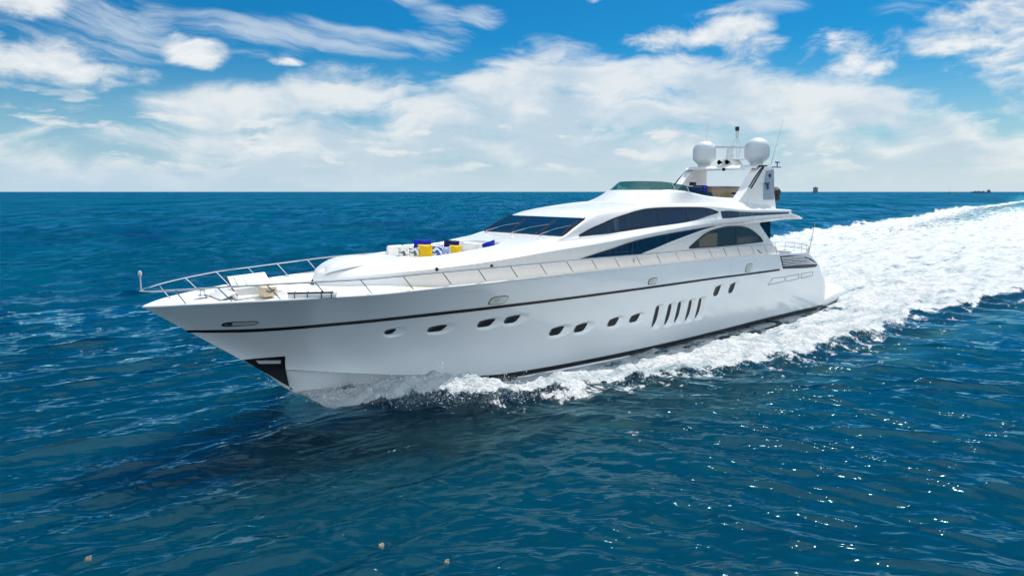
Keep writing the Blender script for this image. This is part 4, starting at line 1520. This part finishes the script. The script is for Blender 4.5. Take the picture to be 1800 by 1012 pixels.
# radar arch
arch = MB()
leg = [(24.55, 5.62), (25.1, 6.02), (25.75, 6.62), (26.2, 6.98), (26.5, 7.16), (27.6, 7.28), (27.66, 7.05), (27.80, 6.0), (28.0, 5.16), (26.2, 5.18), (24.6, 5.22)]
for sg in (-1, 1):
    n = len(leg)
    outer = [(x, sg * (2.12 - .10 * (z - 5.2) / 2), z) for x, z in leg]
    cx_, cz_ = 26.5, 6.2
    inner = [(cx_ + (x - cx_) * .97, sg * (1.74 - .10 * (z - 5.2) / 2), cz_ + (z - cz_) * .985) for x, z in leg]
    o2 = [(cx_ + (x - cx_) * .955, sg * (2.165 - .10 * (z - 5.2) / 2), cz_ + (z - cz_) * .97) for x, z in leg]
    arch.grid(np.array([inner, outer, o2]), 0, wrap=True)
    arch.add(o2, [tuple(range(n))], 0)
    arch.add(inner, [tuple(range(n))[::-1]], 0)
bar = []
for y in np.linspace(-2.02, 2.02, 21):
    zc_ = 7.17 + .05 * (1 - (y / 2) ** 2)
    bar.append([(26.15, y, zc_ - .06), (26.35, y, zc_ + .07), (27.1, y, zc_ + .11), (27.62, y, zc_ + .09), (27.72, y, zc_ - .03), (27.3, y, zc_ - .12), (26.5, y, zc_ - .12)])
arch.grid(np.array(bar), 0, wrap=True)
arch_o = part(arch.build('radar_arch', M_WHITE, sharp=35))
for sg in (-1, 1):
    # recessed panel on the after half of each leg, lamp, bracket, dark pinstripes, inner grille
    pn = MB()
    pn.prism([(27.0, 7.02), (27.52, 7.10), (27.62, 6.5), (27.70, 5.62), (26.72, 5.62), (26.75, 6.2)], sg * 2.08, sg * 2.175)
    part(pn.build('leg_panel', M_LEGP), arch_o)
    sq = MB()
    sq.box((27.15, sg * 2.19, 6.78), (.17, .06, .15), .02, (0, .2, 0))
    part(sq.build('camera_box', M_BLACK), arch_o)
    tb = MB()
    tb.box((26.85, sg * 2.24, 6.42), (.34, .12, .08), .02)
    tb.box((26.98, sg * 2.21, 6.26), (.12, .09, .30), .02)
    part(tb.build('leg_bracket', M_BLUEPAINT), arch_o)
    for k in range(2):
        sl = MB()
        sl.tube([(25.35 + .22 * k, sg * (2.155 - .01 * k), 6.22 - .05 * k), (25.85 + .22 * k, sg * 2.135, 6.66 - .03 * k), (26.4 + .16 * k, sg * 2.10, 7.05), (26.65 + .1 * k, sg * 2.075, 7.17)], .030, 6)
        part(sl.build('arch_stripe', M_BLACK), arch_o)
    ig = MB()
    ig.prism([(24.9, 5.75), (25.9, 6.70), (26.5, 7.02), (27.3, 7.05), (27.5, 6.0), (27.5, 5.6)], sg * 1.70, sg * 1.76)
    part(ig.build('leg_lining', M_LINING), arch_o)
    gr = MB()
    gr.box((26.45, sg * 1.69, 6.50), (.62, .03, .36), .01)
    part(gr.build('speaker_grille', M_BLACK), arch_o)
    # satellite dome on its flared foot
    dm = MB()
    prof = [(.0, -.02), (.30, -.02), (.31, .10), (.46, .24), (.575, .36), (.585, .42)]
    dm.lathe((27.1, sg * 1.48, 7.30), prof, 40)
    d_o = part(dm.build('dome_base', M_DOME))
    dp_ = [(.585, .42), (.59, .45), (.592, .75)] + [(.592 * math.cos(a), .79 + .51 * math.sin(a)) for a in np.linspace(0, math.pi / 2 - .001, 12)] + [(0.0, 1.331)]
    dd = MB()
    dd.lathe((27.1, sg * 1.48, 7.30), dp_, 40)
    part(dd.build('radar_dome', M_DOME))
# mast: pod, pedestal, open-array scanner, A-frame light
pod = MB()
pod.lathe((0, 0, 0), [(.02, .34), (.33, .32), (.42, .2), (.50, .06), (.52, -.02)], 24)
pod.v = [(27.15 + v[0] * 1.0, v[1] * 1.15 - .1, 7.26 + v[2]) for v in pod.v]
mast = part(pod.build('mast_pod', M_WHITE))
pd_ = MB()
pd_.lathe((27.1, .0, 7.55), [(.36, .0), (.36, .05), (.20, .10), (.15, .45), (.17, .58), (.0, .60)], 20)
pd_.box((27.1, -.30, 7.60), (.5, .9, .05), .02)
part(pd_.build('scanner_pedestal', M_WHITE), mast)
ra = MB()
ra.box((27.15, -.1, 8.23), (1.75, .17, .12), .03, (0, 0, YAW - math.pi / 2 + .05))
part(ra.build('radar_scanner', M_GREY), mast)
for (y, xo) in ((-.25, .0), (.18, .10)):
    hn = MB()
    hn.lathe((0, 0, 0), [(0, 0.0), (.05, .0), (.06, .12), (.10, .26), (.115, .30)], 14)
    hn.v = [(26.68 - v[2] * .8 + xo * 0, y + v[0] * 1.0, 7.46 + v[1]) for v in hn.v]
    part(hn.build('horn', M_BLACK), mast)
af = MB()
for (x0, y0) in ((27.3, -.32), (27.3, .30), (27.8, 0)):
    af.tube([(x0, y0, 7.5), (27.6 if x0 < 27.5 else 27.7, y0 * .9, 8.25), (27.7, 0, 8.80)], .018, 6)
part(af.build('mast_frame', M_GREY), mast)
lt = MB()
lt.tube([(27.7, 0, 8.78), (27.7, 0, 9.05)], .075, 10)
part(lt.build('mast_lamp', M_DOME), mast)
lt = MB()
lt.box((27.68, 0, 9.16), (.26, .20, .17), .04, (0, .3, .5))
part(lt.build('mast_camera', M_BLACK), mast)
cmn = MB()
cmn.lathe((26.2, -.25, 7.10), [(0, .09), (.07, .08), (.09, .0), (.07, -.07), (0, -.09)], 14)
part(cmn.build('arch_floodlight', M_BLACK), arch_o)
sb = MB()
sb.box((28.0, -2.0, 7.20), (.75, .22, .05), .015)
sb.tube([(28.15, -2.0, 7.2), (28.15, -2.0, 7.42)], .03, 8)
sb.box((28.15, -2.0, 7.44), (.36, .08, .07), .02)
part(sb.build('arch_bracket', M_BLUEPAINT), arch_o)
for (a, b) in (((27.5, -2.0, 7.22), (28.5, -2.0, 9.5)), ((27.2, 1.6, 7.3), (27.5, 1.6, 9.6))):
    an = MB()
    an.tube([a, tuple(np.array(a) * .5 + np.array(b) * .5), b], [.022, .014, .007], 6)
    part(an.build('whip_antenna', M_GREY), arch_o)

# guard rails with raked stanchions
STAN = [.84, 1.8, 2.84, 3.95, 5.06, 6.23, 7.44, 8.66, 9.88, 11.1, 12.3, 13.5, 14.7, 15.9, 17.1, 18.3, 19.45, 20.6, 21.7, 22.8, 24.0, 25.2]


def rail_pt(xb):
    """top of the rail above base station xb (leans outboard-forward)"""
    k = .38 * min(1, .45 + xb * .3)
    return (xb - k, max(float(f_bd(xb)) - .06, .0), float(f_zd(xb)) + min(.46, .40 + .02 * xb))


for sg in (-1, 1):
    rl = MB()
    path = [(-.05, 0.0, 3.49)] + [(rail_pt(x)[0], sg * rail_pt(x)[1], rail_pt(x)[2]) for x in np.concatenate([[.32, .55], np.linspace(.84, 25.9, 110)])]
    path += [(25.75, sg * 3.28, 3.52), (26.1, sg * 3.25, 3.40), (26.25, sg * 3.24, 3.10)]
    rl.tube(path, .026, 8)
    r_o = part(rl.build('guard_rail', M_STEEL))
    for x in STAN:
        sn_ = MB()
        b = (x, sg * (float(f_bd(x)) - .06), float(f_zd(x)) + .0)
        p = rail_pt(x)
        sn_.tube([b, (p[0], sg * p[1], p[2])], .017, 6)
        part(sn_.build('stanchion', M_STEEL), r_o)
bw = MB()
bw.tube([(-.02, 0, 3.49), (-.02, 0, 3.86)], .018, 8)
bw.lathe((-.02, 0, 3.86), [(.02, 0), (.04, .03), (.05, .08), (.035, .14), (0, .16)], 14)
part(bw.build('bow_lamp_post', M_GREY))
# stern rail, curved round the after deck
srl = MB()
ths = np.linspace(-1, 1, 31)
arc = [(30.1 + 3.2 * (1 - abs(t) ** 2.4), 2.85 * t) for t in ths]
for z in (3.12, 2.88):
    srl.tube([(x, y, z) for x, y in arc], .02, 8)
s_o = part(srl.build('stern_rail', M_STEEL))
for k in range(0, 31, 3):
    pp = MB()
    pp.tube([(arc[k][0] - .02, arc[k][1], 2.60), (arc[k][0], arc[k][1], 3.12)], .016, 6)
    part(pp.build('stern_rail_post', M_STEEL), s_o)
fsf = MB()
fsf.tube([(30.15, -2.85, 2.62), (30.75, -2.85, 4.45)], [.022, .012], 8)
part(fsf.build('flag_staff', M_WOOD), s_o)
hk = MB()
hk.tube([(24.35, -3.3, 3.42), (24.35, -3.42, 3.30), (24.5, -3.44, 3.28)], .02, 6)
part(hk.build('rail_hook', M_BLACK))

# forward well with its raised lid and cushions
wl_ = MB()
x0, x1, y0, y1 = WELL
for (A, B) in (((x0, y0), (x1, y0)), ((x1, y0), (x1, y1)), ((x1, y1), (x0, y1)), ((x0, y1), (x0, y0))):
    wl_.add([(A[0], A[1], 3.26), (B[0], B[1], 3.26), (B[0], B[1], 2.97), (A[0], A[1], 2.97)], [(0, 1, 2, 3)])
wl_.add([(x0, y0, 2.97), (x1, y0, 2.97), (x1, y1, 2.97), (x0, y1, 2.97)], [(0, 1, 2, 3)])
rimp = [(x0, y0, 3.24), (x1, y0, 3.24), (x1, y1, 3.24), (x0, y1, 3.24), (x0, y0, 3.24)]
wl_.tube(rimp, .05, 6)
well_o = part(wl_.build('bow_well', M_WHITE, smooth=False, sharp=None))
# opened hatch lid standing over the well
hl = MB()
hl.box((2.98, .72, 3.42), (1.15, .07, .52), .025, (-.85, -.04, .05))
part(hl.build('hatch_lid', M_WHITE), well_o)
for k in range(4):
    rb = MB()
    rb.box((2.60 + .26 * k, .69 + .012 * k, 3.43), (.012, .07, .46), .004, (-.85, 0, .05))
    part(rb.build('lid_seam', M_GREY), well_o)
hl = MB()
hl.tube([(2.40, .90, 3.60), (2.38, .45, 3.32), (2.42, -.10, 3.02)], .020, 6)
part(hl.build('lid_strut', M_BLACK), well_o)
hl = MB()
hl.box((1.86, -.35, 3.27), (.45, 1.05, .05), .02, (0, -.30, 0))
part(hl.build('forward_hatch', M_WHITE), well_o)
bs_ = MB()
bs_.box((2.45, -.55, 3.08), (.55, .8, .16), .05)
part(bs_.build('well_seat', M_BEIGE), well_o)
wd = MB()
wd.lathe((1.45, -.05, 3.2), [(.0, .0), (.14, .0), (.14, .05), (.07, .07), (.06, .16), (.12, .20), (.12, .24), (0, .25)], 18)
part(wd.build('windlass', M_CHROME))
for sg in (-1, 1):
    cl = MB()
    cl.tube([(3.25, sg * 1.9, 3.32), (3.75, sg * 2.12, 3.33)], .022, 8)
    cl.tube([(3.42, sg * 1.97, 3.18), (3.42, sg * 1.97, 3.32)], .022, 8)
    cl.tube([(3.58, sg * 2.04, 3.18), (3.58, sg * 2.04, 3.32)], .022, 8)
    part(cl.build('mooring_cleat', M_CHROME))

# ------------------------------------------------------------------ things that lie on board
def rest(mb, name, mat, label, cat, group=None, sharp=40):
    o = mb.build(name, mat, None, True, sharp)
    vs = [v.co for v in o.data.vertices]
    c = sum(vs, Vector()) / len(vs)
    zmin = min(v.z for v in vs)
    org = Vector((c.x, c.y, zmin))
    o.data.transform(Matrix.Translation(-org))
    o.location = org
    tag(o, label, cat, group)
    return o


def cushion(c, w, h, t, rot):
    """a plump square scatter cushion with pulled-out corners"""
    mb = MB()
    n = 13
    R = Euler(rot).to_matrix()
    for sd_ in (-1, 1):
        P_ = np.zeros((n, n, 3))
        for i in range(n):
            for j in range(n):
                u, v = 2 * i / (n - 1) - 1, 2 * j / (n - 1) - 1
                puff_ = max(0.0, (1 - u ** 4) * (1 - v ** 4)) ** .5
                pin = 1 - .07 * (1 - abs(u * v))
                wr = .02 * math.sin(5 * u + 3 * v)
                p = R @ Vector((u * w / 2 * pin, sd_ * (t / 2 * puff_ + wr * puff_ * .5), v * h / 2 * pin))
                P_[i, j] = (c[0] + p.x, c[1] + p.y, c[2] + p.z)
        mb.grid(P_, 0, flip=sd_ > 0)
    return mb


# the row faces the viewer: turned so that their broad side looks to port and forward
FZ = math.radians(-38)
G1 = 'scatter cushions on the foredeck lounge'
rest(cushion((8.02, -.95, 4.14), .48, .40, .17, (-.25, 0, FZ)), 'scatter_cushion', M_FYEL, 'larger plain yellow cushion at the forward end of the lounge row', 'cushion', G1)
rest(cushion((8.36, -1.05, 4.12), .46, .38, .17, (-.25, .05, FZ)), 'scatter_cushion', M_FPAT, 'blue cushion with bold white swirls, next to the larger yellow one', 'cushion', G1)
rest(cushion((8.74, -1.05, 4.08), .36, .30, .15, (-.25, -.03, FZ)), 'scatter_cushion', M_FPAT2, 'pale blue printed cushion between the swirled and the smaller yellow cushion', 'cushion', G1)
rest(cushion((9.14, -1.05, 4.10), .40, .33, .15, (-.25, .04, FZ)), 'scatter_cushion', M_FYEL, 'smaller plain yellow cushion leaning on a navy cushion', 'cushion', G1)
rest(cushion((8.62, .10, 4.24), .62, .36, .18, (-.35, 0, FZ)), 'scatter_cushion', M_FBLUE, 'royal blue cushion standing tallest on the far lounge backrest', 'cushion', G1)
rest(cushion((9.28, -.62, 4.17), .52, .48, .18, (-.25, .12, FZ)), 'scatter_cushion', M_FNAVY, 'dark navy cushion standing behind the smaller yellow cushion', 'cushion', G1)
rest(cushion((10.72, -.86, 4.14), .50, .34, .17, (-.5, -.35, FZ - .3)), 'scatter_cushion', M_FBLUE, 'royal blue cushion lying alone at the windscreen end of the lounge', 'cushion', G1)
rest(cushion((7.68, -.82, 4.10), .32, .28, .14, (-.25, 0, FZ)), 'scatter_cushion', M_FPAT3, 'small grey printed cushion just ahead of the larger yellow one', 'cushion', G1)
rest(cushion((7.40, -.62, 4.09), .30, .25, .14, (-.3, 0, FZ)), 'scatter_cushion', M_FPAT3, 'small grey and white cushion at the very front of the lounge', 'cushion', G1)
bx_ = MB()
bx_.box((2.74, -1.30, 3.37), (.40, .34, .28), .05, (0, 0, .1))
bag = rest(bx_, 'seat_cushion_block', M_BEIGE, 'beige vinyl seat block standing beside the open bow hatch', 'seat block')
mbx = MB()
mbx.tube([(2.62, -1.48, 3.40), (2.74, -1.50, 3.37), (2.86, -1.485, 3.42)], .016, 6)
hnd = mbx.build('strap', M_RUBBER)
hnd.data.transform(Matrix.Translation(-bag.location))
hnd.parent = bag
# folded gangway with a pole strapped on it
gw = empty('folded_gangway', (3.62, -2.15, 3.20), math.radians(-33))
tag(gw, 'white folded gangway with a dark pole on top, lying on the foredeck beside the rail', 'gangway')
for nm, c, sz, mt in (('side_rail', (0, .13, .07), (1.25, .05, .11), M_WHITE), ('side_rail', (0, -.13, .07), (1.25, .05, .11), M_WHITE), ('tread', (0, 0, .07), (1.20, .24, .03), M_DECK)):
    g_ = MB()
    g_.box(c, sz, .012)
    o = g_.build(nm, mt)
    o.parent = gw
g_ = MB()
g_.tube([(-.64, -.10, .15), (.55, -.10, .15)], .026, 8)
g_.build('pole', M_BLACK).parent = gw
for x in (-.45, -.12, .24, .5):
    g_ = MB()
    g_.tube([(x, -.165, .0), (x, -.165, .14), (x, -.10, .19), (x, .165, .13), (x, .165, 0)], .012, 6)
    g_.build('strap', M_RUBBER).parent = gw
# dark bundle of covers stowed behind the arch
cvb = MB()
for (dx_, dz_, r) in ((0, .20, .30), (.42, .26, .32), (.40, -.02, .26), (0, -.06, .26)):
    rings = []
    for t in np.linspace(0, 1, 18):
        y = -1.75 + .95 * t
        rr_ = r * (math.sin(math.pi * (.04 + .92 * t)) ** .35)
        ring = []
        for k in range(22):
            a = 2 * math.pi * k / 22
            q_ = rr_ * (1 + .07 * math.sin(5 * a + 9 * t) + .05 * math.sin(3 * a - 17 * t))
            ring.append((28.55 + dx_ + q_ * math.cos(a), y, 5.72 + dz_ + q_ * math.sin(a) * .95))
        rings.append(ring)
    cvb.grid(np.array(rings), wrap=True)
    cvb.add(rings[0], [tuple(range(22))])
    cvb.add(rings[-1], [tuple(range(22))])
M_COVER = paint('dark_cover_cloth', (.020, .021, .023), .7, var=.5, scale=9, bump=.02, bscale=14)
cv_o = rest(cvb, 'cover_bundle', M_COVER, 'dark grey bundle of rolled covers stowed behind the radar arch', 'bundle')

# ------------------------------------------------------------------ ships far out
def far_pt(px, dist):
    a = math.atan((px - 900) / 1200.0)
    return (CAM[0] + dist * math.cos(YAW - a), CAM[1] + dist * math.sin(YAW - a), 0.0), YAW - a


M_SHIPB = paint('ship_hull_hazed', (.07, .15, .21), .6)  # distance haze is painted into all three ship colours as a faded blue
M_SHIPW = paint('ship_house_hazed', (.12, .22, .28), .6)
M_SHIPD = paint('ship_dark_hazed', (.05, .11, .16), .7)
loc, az = far_pt(1428, 3000)
sh1 = empty('cargo_ship', loc, az)
sh1.scale = (.78, .78, .78)
tag(sh1, 'tall haze-tinted ship seen end-on at the horizon to the right of the radar arch', 'ship')


def hull_mb(L, B, H):
    mb = MB()
    rows = []
    for t in np.linspace(0, 1, 14):
        x = -L / 2 + L * t
        w = B / 2 * min(1, (1 - t) * 5 + .02) ** .6 * (.85 + .15 * min(1, t * 8))
        h = H * (1 + .35 * max(0, t - .8) / .2)
        rows.append([(x, -w, h), (x, -w * .92, 0), (x, -w * .7, -3), (x, w * .7, -3), (x, w * .92, 0), (x, w, h)])
    mb.grid(np.array(rows), wrap=True)
    mb.add(rows[0], [tuple(range(6))])
    mb.add(rows[-1], [tuple(range(6))])
    return mb


hull_mb(150, 24, 11).build('hull', M_SHIPB).parent = sh1
b_ = MB()
b_.box((-45, 0, 18), (22, 22, 15), .4)
b_.box((-45, 0, 27), (14, 26, 4), .4)
b_.build('deckhouse', M_SHIPW).parent = sh1
b_ = MB()
for i_ in range(3):
    b_.box((10 + 16 * i_, 0, 17.5), (14.5, 21, 13), .2)
b_.build('container_stack', M_SHIPW).parent = sh1
b_ = MB()
b_.box((-58, 0, 27), (7, 7, 10), .6)
b_.build('funnel', M_SHIPD).parent = sh1
loc, az = far_pt(1716, 4300)
sh2 = empty('freighter', loc, az + math.radians(78))
sh2.scale = (.9, .9, .75)
tag(sh2, 'low dark freighter lying broadside on the horizon near the right edge', 'ship')
hull_mb(100, 17, 6.5).build('hull', M_SHIPD).parent = sh2
b_ = MB()
b_.box((-38, 0, 12), (15, 14, 12), .3)
b_.box((-38, 0, 20), (9, 15, 4), .3)
b_.build('deckhouse', M_SHIPW).parent = sh2
for x in (-12, 8, 26):
    b_ = MB()
    b_.box((x, 0, 9), (11, 10, 5), .3)
    b_.tube([(x + 8, 0, 6), (x + 8, 0, 16)], .8, 8)
    b_.tube([(x + 8, 0, 15), (x - 4, 0, 12)], .5, 6)
    b_.build('cargo_crane', M_SHIPD).parent = sh2
loc, az = far_pt(1661, 3600)
sh3 = empty('sailing_boat', loc, az + math.radians(60))
tag(sh3, 'tiny pale boat on the horizon between the two far ships', 'boat')
hull_mb(22, 6, 3).build('hull', M_SHIPW).parent = sh3
b_ = MB()
b_.tube([(0, 0, 2), (0, 0, 17)], .35, 6)
b_.build('mast', M_SHIPW).parent = sh3
b_ = MB()
b_.box((-2, 0, 4.2), (9, 4.4, 3), .5)
b_.build('cabin', M_SHIPW).parent = sh3

# ------------------------------------------------------------------ drifting weed and the bow spray
M_WEED = paint('sargassum', (.34, .29, .17), .7, var=.4, scale=20)
G2 = 'clumps of drifting weed'
rw = random.Random(5)
for (x, y, r, lb) in ((1.21, -9.67, .035, 'pale yellow weed clump floating straight in front of the bow wave'), (-2.59, -6.92, .035, 'yellow weed clump floating alone at the lower left, far ahead of the bow'), (1.75, -10.80, .03, 'brownish weed clump floating nearest to the viewer')):
    wm = MB()
    for k in range(42):
        a, d = rw.uniform(0, 6.28), r * rw.uniform(0, 1) ** .6
        p = Vector((x + d * math.cos(a) * 1.3, y + d * math.sin(a), .10 + rw.uniform(-.02, .05)))
        l = rw.uniform(.010, .028)
        b2 = rw.uniform(0, 6.28)
        u = Vector((math.cos(b2), math.sin(b2), rw.uniform(-.2, .5))) * l
        w = Vector((-math.sin(b2), math.cos(b2), .2)) * l * .35
        wm.add([p - u, p + w, p + u, p - w], [(0, 1, 2, 3)])
    wm.tube([(x - r, y, .08), (x, y + .02, .11), (x + r, y - .02, .08)], .012, 5)
    rest(wm, 'floating_weed', M_WEED, lb, 'seaweed', G2)

msp, nsp, bsp = material('spray_drops')
bsp.inputs['Base Color'].default_value = (.93, .94, .95, 1)
bsp.inputs['Roughness'].default_value = .35
bsp.inputs['Subsurface Weight'].default_value = 0.0
spray = MB()
rs = np.random.default_rng(3)
oct_f = [(0, 2, 4), (2, 1, 4), (1, 3, 4), (3, 0, 4), (2, 0, 5), (1, 2, 5), (3, 1, 5), (0, 3, 5)]
SV, SFc = [], []


def drop(p, r):
    b = len(SV)
    e = r * rs.uniform(.6, 1.5, 3)
    for d in ((1, 0, 0), (-1, 0, 0), (0, 1, 0), (0, -1, 0), (0, 0, 1), (0, 0, -1)):
        SV.append((p[0] + d[0] * e[0], p[1] + d[1] * e[1], p[2] + d[2] * e[2]))
    for f in oct_f:
        SFc.append(tuple(i + b for i in f))


for sg in (-1, 1):
    clumps = [(rs.uniform(4.0, 9.5), rs.uniform(.25, 1)) for _ in range(80)]
    for (cx_, q_) in clumps:
        o = float(f_out(np.array(cx_)))
        w_ = float(f_hull_wl(np.array(cx_)))
        cy_ = w_ + (o - w_) * (q_ ** .8) * .96 + .05
        hgt_ = .42 * math.exp(-((cx_ - 5.8) / 2.2) ** 2) + .12
        for k in range(int(rs.integers(20, 70))):
            v = rs.normal(0, 1, 3)
            z = .10 + abs(v[2]) * hgt_ * .8
            drop((cx_ + v[0] * .28 + .25 * z, sg * (cy_ + v[1] * .20 + .3 * (z - .1)), z), float(rs.choice([.006, .010, .016, .022], p=[.45, .35, .15, .05])))
    for k in range(2600):
        x = 5 + 26 * rs.uniform(0, 1) ** 1.5
        o = float(f_out(np.array(x)))
        y = o + rs.normal(-.35, .35)
        drop((x, sg * y, .12 + abs(rs.normal(0, .16)) * math.exp(-(x - 5) / 16)), float(rs.choice([.006, .010, .016], p=[.5, .35, .15])))
spr = link('bow_spray', SV, SFc, msp)
tag(spr, kind='stuff')
